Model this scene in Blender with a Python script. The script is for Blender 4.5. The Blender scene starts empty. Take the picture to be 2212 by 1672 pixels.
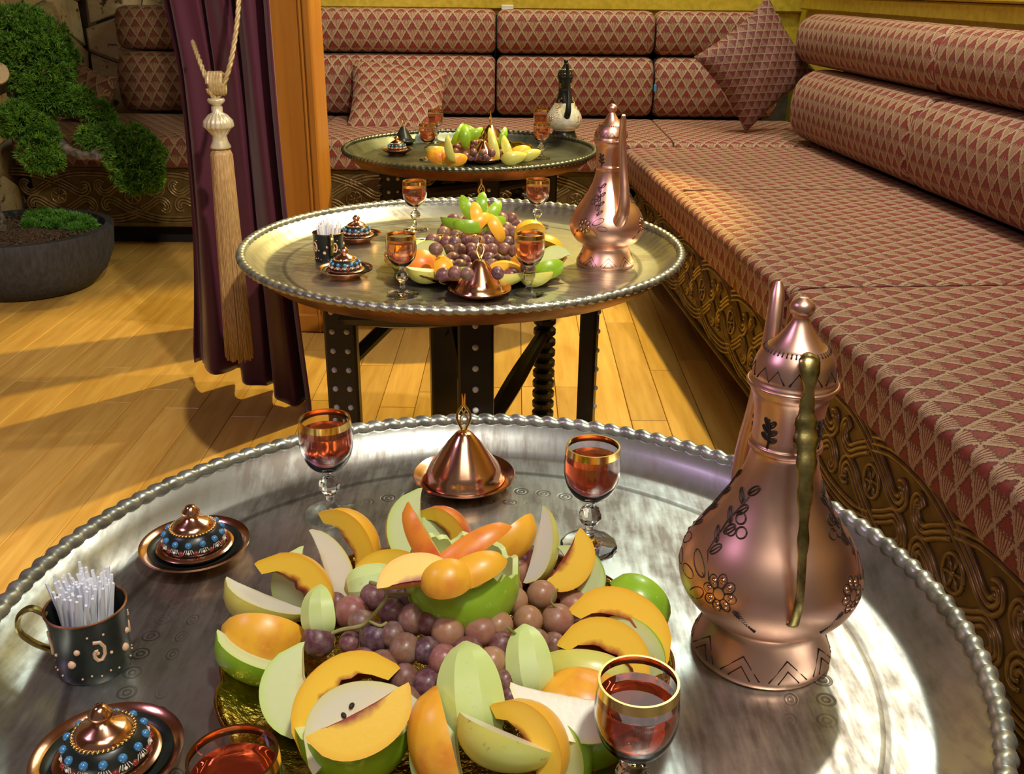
import bpy, math, random
from mathutils import Vector, Matrix
random.seed(7)
PI = math.pi
sc = bpy.context.scene
COL = sc.collection
# ------------------------------------------------------------------ camera, world, lights, exposure
FPX, PITCH, ROLL, CAMZ = 2140.0, math.radians(22.25), math.radians(0.65), 1.0
CF = Vector((0, math.cos(PITCH), -math.sin(PITCH)))
_r, _u = Vector((1, 0, 0)), Vector((0, math.sin(PITCH), math.cos(PITCH)))
CR = _r*math.cos(ROLL) + _u*math.sin(ROLL)
CU = _u*math.cos(ROLL) - _r*math.sin(ROLL)
CAM = Vector((0, 0, CAMZ))
cd = bpy.data.cameras.new('camera'); co = bpy.data.objects.new('camera', cd); COL.objects.link(co)
cd.sensor_width = 36; cd.lens = FPX/2212*36; cd.clip_start = .02
m3 = Matrix((CR, CU, -CF)).transposed()
co.matrix_world = Matrix.Translation(CAM) @ m3.to_4x4()
sc.camera = co

def P(px, py, z):
    d = CF + CR*((px-1106)/FPX) - CU*((py-836)/FPX)
    return CAM + d*((z-CAMZ)/d.z)
def PY(px, py, y):
    d = CF + CR*((px-1106)/FPX) - CU*((py-836)/FPX)
    return CAM + d*(y/d.y)

w = bpy.data.worlds.new('world'); sc.world = w; w.use_nodes = True
bg = w.node_tree.nodes['Background']; bg.inputs[0].default_value = (1.0, .86, .72, 1); bg.inputs[1].default_value = .10
def lamp(name, kind, loc, target, energy, color, size=.1, size_y=None, spot=None, blend=.4):
    l = bpy.data.lights.new(name, kind); l.energy = energy; l.color = color
    if kind == 'AREA':
        l.size = size
        if size_y: l.shape = 'RECTANGLE'; l.size_y = size_y
    else: l.shadow_soft_size = size
    if spot: l.spot_size = math.radians(spot); l.spot_blend = blend
    o = bpy.data.objects.new(name, l); COL.objects.link(o); o.location = loc
    o.rotation_euler = (Vector(target)-Vector(loc)).to_track_quat('-Z', 'Y').to_euler()
    return o
lamp('ceiling_panel_light', 'AREA', (.85, 3.45, 2.62), (.85, 3.45, 0), 21, (.88, 1.0, .92), .95, 2.2)
lamp('floor_spot_light', 'SPOT', (.70, 3.75, 2.55), (-.45, 2.5, 0), 330, (1.0, .74, .20), .035, spot=44, blend=.35)
lamp('table_spot_light', 'SPOT', (.42, .05, 2.5), (-.05, .68, .47), 100, (1.0, .95, .87), .09, spot=34)
lamp('front_spot_light', 'SPOT', (.60, .2, 2.5), (-1.5, 2.9, .4), 240, (1.0, .86, .70), .04, spot=60)
lamp('bench_spot_light', 'SPOT', (1.06, 2.55, 2.55), (1.0, 2.55, .4), 92, (1.0, .84, .70), .05, spot=100)
lamp('back_spot_light', 'SPOT', (.0, 4.05, 2.5), (.05, 4.68, .6), 75, (1.0, .87, .66), .05, spot=84, blend=.7)
lamp('rear_fill_light', 'AREA', (.15, -.75, 2.6), (.15, -.2, 0), 16, (1.0, .93, .82), 1.3, .8)  # added unseen fill behind the camera, brightens ewer and fruit fronts
lamp('mauve_stage_light', 'AREA', (-1.5, .5, 2.1), (0, 1.0, .5), 7, (.86, .55, 1.0), .35)
sc.view_settings.view_transform = 'Standard'; sc.view_settings.look = 'None'
sc.view_settings.gamma = 1.0; sc.view_settings.use_curve_mapping = False
sc.view_settings.exposure = 0.14
try:
    sc.cycles.use_denoising = True; sc.cycles.max_bounces = 14; sc.cycles.transmission_bounces = 12
except Exception: pass

# ------------------------------------------------------------------ materials
class NT:
    def __init__(s, name):
        s.m = bpy.data.materials.new(name); s.m.use_nodes = True
        s.t = s.m.node_tree; s.n = s.t.nodes; s.b = s.n['Principled BSDF']
    def link(s, v, inp):
        if isinstance(v, (int, float)): inp.default_value = v
        elif isinstance(v, tuple): inp.default_value = v if len(v) == 4 or inp.type == 'VECTOR' else (*v, 1)
        else: s.t.links.new(v, inp)
    def node(s, typ, **kw):
        n = s.n.new(typ)
        for k, v in kw.items(): setattr(n, k, v)
        return n
    def math(s, op, a, b=0.0, c=None):
        n = s.node('ShaderNodeMath', operation=op); s.link(a, n.inputs[0]); s.link(b, n.inputs[1])
        if c is not None: s.link(c, n.inputs[2])
        return n.outputs[0]
    def step(s, a, lo, hi):
        n = s.node('ShaderNodeMapRange'); n.clamp = True; s.link(a, n.inputs[0]); s.link(lo, n.inputs[1]); s.link(hi, n.inputs[2])
        return n.outputs[0]
    def mix(s, f, a, b):
        n = s.node('ShaderNodeMix', data_type='RGBA'); s.link(f, n.inputs[0]); s.link(a, n.inputs[6]); s.link(b, n.inputs[7])
        return n.outputs[2]
    def coord(s, k='Object'): return s.node('ShaderNodeTexCoord').outputs[k]
    def mapping(s, v, scale=(1, 1, 1), loc=(0, 0, 0)):
        n = s.node('ShaderNodeMapping'); s.link(v, n.inputs[0]); n.inputs[3].default_value = scale; n.inputs[1].default_value = loc
        return n.outputs[0]
    def noise(s, v, scale, detail=3, rough=.55):
        n = s.node('ShaderNodeTexNoise'); s.link(v, n.inputs['Vector']); n.inputs['Scale'].default_value = scale
        n.inputs['Detail'].default_value = detail; n.inputs['Roughness'].default_value = rough
        return n.outputs[0]
    def sep(s, v):
        n = s.node('ShaderNodeSeparateXYZ'); s.link(v, n.inputs[0]); return n.outputs
    def rnd(s): return s.node('ShaderNodeObjectInfo').outputs['Random']
    def attr(s, name):
        n = s.node('ShaderNodeAttribute'); n.attribute_name = name; return n.outputs['Fac']
    def bump(s, h, strength=.3, dist=.002):
        n = s.node('ShaderNodeBump'); n.inputs['Strength'].default_value = strength; n.inputs['Distance'].default_value = dist
        s.link(h, n.inputs['Height']); s.t.links.new(n.outputs[0], s.b.inputs['Normal'])
    def set(s, **kw):
        nm = dict(col='Base Color', rough='Roughness', metal='Metallic', trans='Transmission Weight', ior='IOR', coat='Coat Weight',
                  coatr='Coat Roughness', sheen='Sheen Weight', sheenr='Sheen Roughness', spec='Specular IOR Level', sss='Subsurface Weight', sssr='Subsurface Scale')
        for k, v in kw.items(): s.link(v, s.b.inputs[nm[k]])
        return s.m
def plain(name, col, rough=.5, metal=0.0, **kw): return NT(name).set(col=col, rough=rough, metal=metal, **kw)
def noisy(name, c1, c2, scale=8, rough=.5, metal=0.0, bump=0.0, bdist=.002, lo=.35, hi=.65, stretch=(1, 1, 1), rough2=None, **kw):
    t = NT(name); v = t.mapping(t.coord(), stretch); n = t.noise(v, scale, 5)
    f = t.step(n, lo, hi)
    t.set(col=t.mix(f, c1, c2), rough=rough if rough2 is None else t.math('MULTIPLY_ADD', f, rough2-rough, rough), metal=metal, **kw)
    if bump: t.bump(n, bump, bdist)
    return t.m

def brocade(name, red, gold, su=.050, sv=.080):
    t = NT(name); o = t.sep(t.node('ShaderNodeUVMap').outputs[0])
    uvv = t.node('ShaderNodeUVMap').outputs[0]
    n = t.math('SUBTRACT', t.noise(uvv, 210, 4, .7), .5)
    n2 = t.noise(uvv, 900, 2); n3 = t.noise(uvv, 5, 2)
    U = t.math('MULTIPLY', o[0], 1/su); V = t.math('MULTIPLY', o[1], 1/sv)
    cp = t.math('FRACT', t.math('ADD', U, V)); cq = t.math('FRACT', t.math('SUBTRACT', U, V))
    def edge(c): return t.math('MINIMUM', c, t.math('SUBTRACT', 1.0, c))
    d = t.math('MINIMUM', edge(cp), edge(cq))
    lat = t.step(t.math('MULTIPLY_ADD', n, .42, d), .10, .06)
    iq = t.math('SUBTRACT', 1.0, cq)
    h = t.math('MULTIPLY', t.math('ADD', cp, iq), .5)
    ww = t.math('SUBTRACT', cp, iq)
    ribs = t.math('SINE', t.math('MULTIPLY', t.math('DIVIDE', ww, t.math('ADD', h, .12)), 13.0))
    fan = t.math('MULTIPLY', t.step(t.math('MULTIPLY_ADD', n, .75, h), .56, .48), t.step(t.math('ADD', ribs, t.math('MULTIPLY', n, 2.6)), -.75, -.3))
    g = t.math('MAXIMUM', lat, fan)
    edge_shade = t.math('MULTIPLY', t.step(t.math('MULTIPLY_ADD', n, .42, d), .19, .12), .55)  # shadow beside the raised gold threads, painted into the red
    goldc = t.mix(t.step(n2, .32, .68), tuple(c*.38 for c in gold), tuple(min(1, c*1.45) for c in gold))
    redc = t.mix(n3, tuple(c*.8 for c in red), tuple(c*1.2 for c in red))
    redc = t.mix(edge_shade, redc, tuple(c*.22 for c in red))
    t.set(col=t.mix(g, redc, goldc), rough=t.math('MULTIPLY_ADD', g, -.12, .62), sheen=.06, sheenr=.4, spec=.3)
    t.bump(t.math('ADD', g, t.math('MULTIPLY', n2, .25)), .9, .003)
    return t.m
M = {}
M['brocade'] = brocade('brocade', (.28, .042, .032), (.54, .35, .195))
M['brocade_darker'] = brocade('brocade_dark', (.15, .035, .022), (.30, .19, .09))  # same weave in darker red and gold
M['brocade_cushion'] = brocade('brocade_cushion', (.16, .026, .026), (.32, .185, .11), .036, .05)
def wood(name, c1, c2, scale, rough, stretch, rnd=.35, coat=.0):
    t = NT(name); v = t.mapping(t.coord(), stretch)
    r = t.rnd(); av = t.node('ShaderNodeVectorMath', operation='ADD'); t.link(v, av.inputs[0])
    cb = t.node('ShaderNodeCombineXYZ'); t.link(t.math('MULTIPLY', r, 37.0), cb.inputs[0]); t.link(t.math('MULTIPLY', r, 11.0), cb.inputs[2])
    t.link(cb.outputs[0], av.inputs[1])
    n = t.noise(av.outputs[0], scale, 6, .6); f = t.step(n, .3, .7)
    c = t.mix(f, c1, c2)
    hs = t.node('ShaderNodeHueSaturation'); t.link(c, hs.inputs['Color']); t.link(t.math('MULTIPLY_ADD', r, rnd, 1-rnd/2), hs.inputs['Value'])
    t.set(col=hs.outputs[0], rough=rough, coat=coat, coatr=.25); t.bump(n, .12, .001)
    return t.m
M['plank'] = wood('oak_plank', (.54, .29, .055), (.72, .45, .11), 3.0, .34, (14, 1.2, 14), .28, .15)
M['post'] = wood('post_wood', (.33, .12, .012), (.42, .175, .022), 2.0, .38, (16, 16, 1.0), .1, .2)
M['black_wood'] = noisy('black_lacquered_wood', (.006, .006, .007), (.014, .013, .012), 18, .34, 0, .1, .001)
M['stud'] = plain('pearl_stud', (.62, .66, .66), .3)
def tin():
    t = NT('tinned_copper'); c = t.coord(); n = t.noise(c, 7, 6, .62); st = t.noise(t.mapping(c, (30, 5, 5)), 4, 4)
    o = t.sep(c); r = t.math('SQRT', t.math('ADD', t.math('MULTIPLY', o[0], o[0]), t.math('MULTIPLY', o[1], o[1])))
    th = t.math('ARCTAN2', o[1], o[0])
    def ring(r0, wd, N):
        a = t.math('MULTIPLY', t.math('SUBTRACT', t.math('FRACT', t.math('MULTIPLY', th, N/(2*PI))), .5), 2*PI*r0/N)
        b = t.math('SUBTRACT', r, r0)
        q = t.math('SQRT', t.math('ADD', t.math('MULTIPLY', a, a), t.math('MULTIPLY', t.math('MULTIPLY', b, b), wd)))
        l1 = t.step(t.math('ABSOLUTE', t.math('SUBTRACT', q, .0075)), .0016, .0006)
        l2 = t.step(t.math('ABSOLUTE', t.math('SUBTRACT', q, .0032)), .0014, .0005)
        return t.math('MAXIMUM', l1, l2)
    e = t.math('MAXIMUM', ring(.300, 1.0, 72), ring(.272, 2.2, 66))
    e = t.math('MULTIPLY', e, t.step(t.noise(c, 5.5, 3), .46, .60))
    edge = t.step(t.math('ABSOLUTE', t.math('SUBTRACT', r, .348)), .006, .002)
    e2 = t.math('MAXIMUM', e, t.math('MULTIPLY', edge, .8))
    f = t.step(t.math('ADD', t.math('MULTIPLY', n, .65), t.math('MULTIPLY', st, .35)), .40, .58)
    col = t.mix(f, (.22, .20, .17), (.60, .63, .58))
    worn = t.step(t.noise(c, 3.2, 5, .7), .60, .70)
    col = t.mix(t.math('MULTIPLY', worn, .45), col, (.42, .27, .17))
    col = t.mix(t.math('MULTIPLY', e2, .75), col, (.06, .05, .04))
    t.set(col=col, rough=t.math('MULTIPLY_ADD', f, -.14, .42), metal=.92)
    t.bump(t.math('SUBTRACT', t.math('MULTIPLY', n, .6), e2), .25, .0015)
    return t.m
M['tin'] = tin()
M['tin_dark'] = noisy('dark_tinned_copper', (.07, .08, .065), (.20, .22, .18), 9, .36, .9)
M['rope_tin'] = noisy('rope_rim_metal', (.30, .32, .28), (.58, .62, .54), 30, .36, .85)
M['old_copper'] = noisy('old_copper', (.12, .045, .022), (.42, .17, .075), 9, .42, .9, .2, .002)
M['copper'] = noisy('satin_copper', (.80, .47, .35), (.88, .55, .41), 14, .36, 1.0, .03, .0008)
M['bright_copper'] = noisy('bright_copper', (.78, .40, .24), (.86, .48, .30), 10, .17, 1.0)
M['gilt'] = plain('gilt', (.90, .62, .20), .18, 1.0)
M['brass'] = noisy('aged_brass', (.20, .16, .05), (.62, .50, .18), 60, .30, 1.0, .4, .001)
M['engrave'] = plain('engraved_line', (.035, .018, .012), .6, .3)
def plate():
    t = NT('gold_plate'); c = t.coord(); n = t.noise(c, 70, 4)
    t.set(col=t.mix(t.step(n, .3, .7), (.17, .10, .010), (.46, .31, .05)), rough=.20, metal=1.0); t.bump(n, .7, .004); return t.m
M['plate'] = plate()
M['glass'] = plain('clear_glass', (1, 1, 1), .0, 0, trans=1.0, ior=1.45)
M['drink'] = plain('red_drink', (.62, .10, .035), .0, 0, trans=.92, ior=1.33)
M['drink_pale'] = plain('amber_drink', (.80, .27, .10), .0, 0, trans=.92, ior=1.33)
M['black_enamel'] = noisy('black_enamel', (.007, .009, .008), (.022, .028, .022), 40, .30, 0, spec=.4)
M['blue'] = plain('turquoise_bead', (.05, .22, .45), .22, 0, coat=.6)
M['white_dot'] = plain('cream_bead', (.75, .72, .60), .3)
M['red_dot'] = plain('oxblood_bead', (.25, .03, .02), .25)
M['peach_paint'] = plain('peach_paint', (.75, .48, .30), .45)
M['paper'] = plain('paper', (.84, .87, .93), .65)
M['gold_wall'] = noisy('gold_textured_wall', (.58, .42, .022), (.74, .56, .045), 55, .42, .0, .6, .004)
M['gold_trim'] = noisy('gold_trim', (.50, .36, .022), (.66, .49, .04), 40, .40, .0, .3, .002)
M['carve_base'] = noisy('carved_panel_ground', (.10, .062, .014), (.17, .11, .025), 22, .5, .3, .2, .002)
M['carve'] = noisy('carved_ridge', (.20, .135, .045), (.34, .25, .10), 30, .33, .55)
M['dark'] = plain('dark_plinth', (.006, .005, .005), .8)
M['ceiling'] = noisy('ceiling_plaster', (.24, .18, .13), (.30, .23, .16), 4, .8)
M['stone'] = None
def stone():
    t = NT('limestone'); c = t.coord(); n = t.noise(c, 9, 7, .65); r = t.rnd()
    col = t.mix(t.step(n, .3, .7), (.46, .35, .17), (.72, .60, .34)); col = t.mix(t.math('MULTIPLY', r, .5), col, (.36, .25, .11))
    col = t.mix(t.step(t.noise(c, 24, 4), .60, .68), col, (.08, .05, .02))
    t.set(col=col, rough=.85); t.bump(t.noise(c, 26, 7, .7), .8, .012); return t.m
M['stone'] = stone()
M['mortar'] = noisy('mortar', (.10, .075, .04), (.16, .12, .065), 30, .9, 0, .4, .005)
M['curtain'] = NT('plum_satin').set(col=(.088, .022, .038), rough=.36, sheen=.35, sheenr=.35, spec=.4)
M['cord'] = noisy('gold_cord', (.42, .30, .12), (.62, .48, .23), 120, .45, .15)
M['tassel_head'] = noisy('tassel_head', (.52, .46, .28), (.72, .66, .44), 30, .30, .25)
M['fringe'] = noisy('tassel_fringe', (.36, .22, .075), (.56, .37, .15), 60, .5, 0, stretch=(6, 6, 1))
M['pot'] = noisy('slate_pot', (.028, .030, .036), (.055, .058, .065), 90, .75, 0, .5, .002, stretch=(1, 1, .3))
M['soil'] = noisy('potting_soil', (.03, .016, .008), (.16, .10, .055), 120, .95, 0, .8, .006)
M['bark'] = noisy('bark', (.06, .05, .035), (.22, .19, .14), 60, .85, 0, .8, .004)
def leafm(name, a, b):
    t = NT(name); n = t.noise(t.coord(), 30, 2); t.set(col=t.mix(t.step(n, .3, .7), a, b), rough=.55, spec=.3); return t.m
M['needle'] = leafm('juniper_needles', (.035, .12, .010), (.15, .33, .030))
M['moss'] = leafm('moss', (.06, .20, .015), (.15, .36, .05))
# fruit
def flesh(name, c, edge, core, corelo=.80, corehi=.97, rough=.33):
    t = NT(name); a = t.attr('core'); n = t.noise(t.coord(), 130, 4); nn = t.math('SUBTRACT', n, .5)
    ac = t.math('MULTIPLY_ADD', nn, .25, a)
    col = t.mix(t.step(a, .0, .22), edge, c); col = t.mix(t.step(ac, corelo, corehi), col, core)
    t.set(col=col, rough=rough, coat=.15, coatr=.2, sss=.12, sssr=.012); t.bump(n, .15, .001); return t.m
M['peach_flesh'] = flesh('peach_flesh', (.95, .60, .055), (.95, .50, .03), (.30, .04, .02), .76, .98)
M['apple_flesh'] = flesh('apple_flesh', (.67, .76, .38), (.60, .76, .22), (.62, .60, .25))
M['pear_flesh'] = flesh('pear_flesh', (.74, .72, .55), (.76, .72, .34), (.66, .60, .36))
M['peeled'] = flesh('peeled_flesh', (.66, .74, .32), (.64, .74, .28), (.6, .66, .26))
def skinm(name, a, b, c, scale=22, lo=.4, hi=.62, coat=.3):
    t = NT(name); n = t.noise(t.coord(), scale, 4); s = t.noise(t.coord(), 160, 2)
    r = t.rnd(); f = t.step(t.math('ADD', n, t.math('MULTIPLY_ADD', r, .3, -.15)), lo, hi)
    col = t.mix(f, a, b); col = t.mix(t.step(s, .66, .74), col, c)
    t.set(col=col, rough=.34, coat=coat, coatr=.2, sss=.06, sssr=.01); return t.m
M['peach_skin'] = skinm('peach_skin', (.92, .46, .035), (.72, .19, .03), (.92, .40, .05), 30, .52, .80, coat=.0)
M['peach_red'] = skinm('peach_red_skin', (.86, .28, .03), (.60, .07, .04), (.9, .30, .05), 40, .4, .7, coat=.0)
M['apple_skin'] = skinm('apple_skin', (.30, .52, .025), (.22, .42, .02), (.48, .65, .14))
M['pear_skin'] = skinm('pear_skin', (.72, .64, .12), (.66, .66, .16), (.5, .42, .1))
M['peel'] = skinm('peeled_surface', (.60, .72, .24), (.66, .76, .34), (.6, .62, .26), coat=.0)
def grapem(name, cols):
    t = NT(name); r = t.rnd(); n = t.noise(t.coord('Generated'), 2.2, 4)
    cr = t.node('ShaderNodeValToRGB'); el = cr.color_ramp.elements
    while len(el) < len(cols): el.new(.5)
    for i, c in enumerate(cols): el[i].position = i/(len(cols)-1); el[i].color = (*c, 1)
    t.link(t.math('ADD', r, t.math('MULTIPLY_ADD', n, .5, -.25)), cr.inputs[0])
    bloom = t.step(t.noise(t.coord('Generated'), 3.5, 5, .7), .42, .72)
    col = t.mix(t.math('MULTIPLY', bloom, .42), cr.outputs[0], (.40, .30, .29))
    t.set(col=col, rough=t.math('MULTIPLY_ADD', bloom, .22, .30), sss=.25, sssr=.008, spec=.4); return t.m
M['grape'] = grapem('grape', [(.10, .035, .050), (.19, .075, .065), (.16, .05, .055), (.24, .13, .07), (.075, .032, .055)])
M['grape_tan'] = grapem('grape_rosy', [(.34, .12, .085), (.38, .20, .09), (.28, .09, .075), (.36, .17, .095), (.40, .22, .10)])
M['grape_stem'] = noisy('grape_stem', (.22, .20, .05), (.36, .34, .12), 60, .6)
M['white_enamel'] = noisy('white_enamel', (.50, .52, .42), (.70, .70, .60), 60, .3, 0, coat=.4)
M['plastic'] = plain('white_plastic', (.75, .74, .68), .4)
M['tag_blue'] = plain('blue_tag', (.05, .33, .62), .5)

# ------------------------------------------------------------------ object helpers
def link(o, parent=None):
    COL.objects.link(o)
    if parent is not None: o.parent = parent
    return o
def props(o, label=None, cat=None, group=None, kind=None):
    if label: o['label'] = label
    if cat: o['category'] = cat
    if group: o['group'] = group
    if kind: o['kind'] = kind
    return o
def thing(name, label, cat, loc=(0, 0, 0), rz=0.0, group=None):
    o = bpy.data.objects.new(name, None); o.empty_display_size = .02; link(o)
    o.location = loc; o.rotation_euler = (0, 0, rz)
    return props(o, label, cat, group)
class MB:
    def __init__(s): s.v = []; s.f = []; s.uv = None; s.mi = []; s.core = None
    def add(s, vs, fs, mi=0):
        k = len(s.v); s.v += [tuple(v) for v in vs]
        for f in fs: s.f.append(tuple(i+k for i in f)); s.mi.append(mi)
    def box(s, c, size, bev=0.0, rot=None):
        hx, hy, hz = size[0]/2, size[1]/2, size[2]/2; b = min(bev, hx*.9, hy*.9, hz*.9)
        if b <= 0:
            vs = [(x, y, z) for x in (-hx, hx) for y in (-hy, hy) for z in (-hz, hz)]
            fs = [(0, 1, 3, 2), (4, 6, 7, 5), (0, 4, 5, 1), (2, 3, 7, 6), (0, 2, 6, 4), (1, 5, 7, 3)]
        else:
            vs = []; ix = {}
            for sx in (-1, 1):
                for sy in (-1, 1):
                    for sz in (-1, 1):
                        for a in range(3):
                            p = [sx*(hx-b), sy*(hy-b), sz*(hz-b)]; p[a] = (sx*hx, sy*hy, sz*hz)[a]
                            ix[(sx, sy, sz, a)] = len(vs); vs.append(tuple(p))
            fs = []
            for a in range(3):
                o1, o2 = (a+1) % 3, (a+2) % 3
                for s1 in (-1, 1):
                    def key(sa, sb):
                        q = [0, 0, 0]; q[a] = s1; q[o1] = sa; q[o2] = sb; return ix[(*q, a)]
                    fs.append((key(-1, -1), key(1, -1), key(1, 1), key(-1, 1)) if s1 > 0 else (key(-1, -1), key(-1, 1), key(1, 1), key(1, -1)))
                    for s2 in (-1, 1):   # edge between faces a (s1) and o1 (s2) along o2
                        q0 = [0, 0, 0]; q0[a] = s1; q0[o1] = s2; q0[o2] = -1; q1 = q0[:]; q1[o2] = 1
                        f = (ix[(*q0, a)], ix[(*q1, a)], ix[(*q1, o1)], ix[(*q0, o1)])
                        fs.append(f if s1*s2 < 0 else f[::-1])
            for sx in (-1, 1):
                for sy in (-1, 1):
                    for sz in (-1, 1):
                        f = tuple(ix[(sx, sy, sz, a)] for a in range(3)); fs.append(f if sx*sy*sz > 0 else f[::-1])
        if rot is not None: vs = [rot @ Vector(v) for v in vs]
        s.add([(v[0]+c[0], v[1]+c[1], v[2]+c[2]) for v in vs], fs)
    def tube(s, path, rad, n=8, caps=True, flat=1.0, up=None, twist=0.0):
        path = [Vector(p) for p in path]; L = len(path)
        if not hasattr(rad, '__len__'): rad = [rad]*L
        vs = []; prev = None
        for i, p in enumerate(path):
            t = (path[min(i+1, L-1)]-path[max(i-1, 0)])
            t = t.normalized() if t.length > 1e-9 else Vector((0, 0, 1))
            if prev is None:
                a = Vector(up) if up else (Vector((0, 0, 1)) if abs(t.z) < .9 else Vector((1, 0, 0)))
            else: a = prev
            a = (a - t*a.dot(t))
            if a.length < 1e-6: a = t.orthogonal()
            a.normalize(); prev = a; b = t.cross(a)
            for k in range(n):
                th = 2*PI*k/n + twist*i
                vs.append(p + (a*math.cos(th) + b*math.sin(th)*flat)*rad[i])
        fs = [(i*n+k, i*n+(k+1) % n, (i+1)*n+(k+1) % n, (i+1)*n+k) for i in range(L-1) for k in range(n)]
        if caps: fs += [tuple(range(n))[::-1], tuple((L-1)*n+k for k in range(n))]
        s.add(vs, fs)
    def lathe(s, prof, n=48, c=(0, 0, 0), mod=None, mi=0, caps=False):
        vs = []
        for j, (r, z) in enumerate(prof):
            for k in range(n):
                th = 2*PI*k/n; rr, zz = (r, z) if mod is None else mod(r, z, th, j)
                vs.append((c[0]+rr*math.cos(th), c[1]+rr*math.sin(th), c[2]+zz))
        L = len(prof)
        fs = [(i*n+k, i*n+(k+1) % n, (i+1)*n+(k+1) % n, (i+1)*n+k) for i in range(L-1) for k in range(n)]
        if caps or prof[0][0] < .0012: fs.append(tuple(range(n))[::-1])
        if caps or prof[-1][0] < .0032: fs.append(tuple((L-1)*n+k for k in range(n)))
        s.add(vs, fs, mi)
    def ball(s, c, r, n=10, sc=(1, 1, 1)):
        prof = [(max(1e-4, r*math.sin(PI*i/n)), -r*math.cos(PI*i/n)) for i in range(n+1)]
        k0 = len(s.v); s.lathe(prof, n+4)
        for i in range(k0, len(s.v)):
            v = s.v[i]; s.v[i] = (v[0]*sc[0]+c[0], v[1]*sc[1]+c[1], v[2]*sc[2]+c[2])
    def mesh(s, name, mats, smooth=True, angle=None):
        me = bpy.data.meshes.new(name); me.from_pydata(s.v, [], s.f)
        for m in (mats if isinstance(mats, (list, tuple)) else [mats]): me.materials.append(m)
        if any(s.mi): me.polygons.foreach_set('material_index', s.mi)
        if s.uv:
            l = me.uv_layers.new(name='UVMap')
            for p in me.polygons:
                for li, vi in zip(p.loop_indices, p.vertices): l.data[li].uv = s.uv[vi]
        if s.core:
            a = me.attributes.new('core', 'FLOAT', 'POINT'); a.data.foreach_set('value', s.core)
        me.polygons.foreach_set('use_smooth', [smooth]*len(me.polygons)); me.validate(); me.update()
        if smooth and angle: me.set_sharp_from_angle(angle=math.radians(angle))
        return me
    def build(s, name, mats, parent=None, smooth=True, angle=40, loc=None):
        o = bpy.data.objects.new(name, s.mesh(name, mats, smooth, angle)); link(o, parent)
        if loc is not None: o.location = loc
        return o
def inst(name, me, parent, loc=(0, 0, 0), rot=(0, 0, 0), scale=1.0):
    o = bpy.data.objects.new(name, me); link(o, parent); o.location = loc; o.rotation_euler = rot
    o.scale = (scale, scale, scale) if isinstance(scale, (int, float)) else scale
    return o
def dup(root, loc, rz=None, label=None, group=None, extra=None):
    def cp(o, par):
        c = o.copy(); COL.objects.link(c); c.parent = par
        for ch in list(o.children): cp(ch, c)
        return c
    r = cp(root, None); r.location = loc
    if rz is not None: r.rotation_euler = (0, 0, rz)
    if label: r['label'] = label
    if group: r['group'] = group
    return r
def spline(pts, n=8):
    pts = [Vector(p) for p in pts]; out = []
    for i in range(len(pts)-1):
        p0 = pts[max(i-1, 0)]; p1 = pts[i]; p2 = pts[i+1]; p3 = pts[min(i+2, len(pts)-1)]
        for k in range(n):
            t = k/n; out.append(.5*((2*p1)+(p2-p0)*t+(2*p0-5*p1+4*p2-p3)*t*t+(3*p1-p0-3*p2+p3)*t**3))
    out.append(pts[-1]); return out
def interp(tab, x):
    if x <= tab[0][0]: return tab[0][1]
    for (a, b), (c, d) in zip(tab, tab[1:]):
        if x <= c: return b+(d-b)*(x-a)/(c-a)
    return tab[-1][1]

# ------------------------------------------------------------------ room shell
def struct(name, mb, m, smooth=False): return props(mb.build(name, m, None, smooth), kind='structure')
floor_o = MB(); floor_o.box((-.4, 2.2, -.03), (4.4, 6.4, .05)); floor = struct('floor', floor_o, M['dark'])
pb = MB(); pb.box((0, 0, 0), (.0885, 1, .012), .0012); plank_me = pb.mesh('plank', M['plank'], False)
for i in range(40):
    x = -2.45+.09*i; y = -.3-random.random()*.9
    while y < 4.3:
        L = random.uniform(.7, 1.25)
        if y+L > .35 and not (x > .72):
            inst('plank', plank_me, floor, (x, y+L/2, -.006+random.uniform(-.0003, .0003)), (0, 0, 0), (1, L-.002, 1))
        y += L
ce = MB(); ce.box((-.4, 2.2, 2.72), (4.4, 6.4, .1)); struct('ceiling', ce, M['ceiling'])

class Fr:
    def __init__(s, o, ang):
        s.o = Vector((o[0], o[1], 0)); s.d = Vector((math.cos(ang), math.sin(ang), 0)); s.ang = ang
    def set(s, n): s.n = Vector((n[0], n[1], 0)).normalized(); return s
    def pt(s, a, t, z): return s.o + s.d*a + s.n*t + Vector((0, 0, z))
A = math.radians(4.6)
RB = Fr((.56, 1.87), PI/2+A).set((math.cos(A), math.sin(A)))      # right-hand divan: s runs away from the camera, t into the wall
BB = Fr((0, 3.86), 0).set((0, 1))                                  # back divan: s runs to the right, t into the wall

def slab(fr, s0, s1, t0, t1, z0, z1, bev=0.0, mb=None):
    mb = mb or MB(); c = fr.pt((s0+s1)/2, (t0+t1)/2, (z0+z1)/2)
    rot = Matrix((fr.d, fr.n, (0, 0, 1))).transposed()
    mb.box(c, (s1-s0, t1-t0, z1-z0), bev, rot); return mb
wb = struct('wall_back', slab(BB, -2.2, 2.2, .95, 1.05, -.02, 2.7), M['mortar'])
wr = struct('wall_right', slab(RB, -2.6, 2.9, .95, 1.05, -.02, 2.7), M['gold_wall'])
gw = slab(BB, -1.0, 2.0, .925, .95, .60, 2.65, .004).build('panel', M['gold_wall'], wb, False)
t1 = struct('trim_1', slab(BB, -.95, 1.4, .895, .925, .885, .965, .006), M['gold_trim'])
t2 = slab(RB, -2.4, 2.75, .915, .95, .90, .955, .006); slab(RB, -2.4, 2.75, .90, .95, .958, .974, .006, t2); slab(RB, -2.4, 2.75, .92, .95, .976, 1.03, .006, t2)
struct('trim_2', t2, M['gold_trim'])
wlx = -1.97
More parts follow.
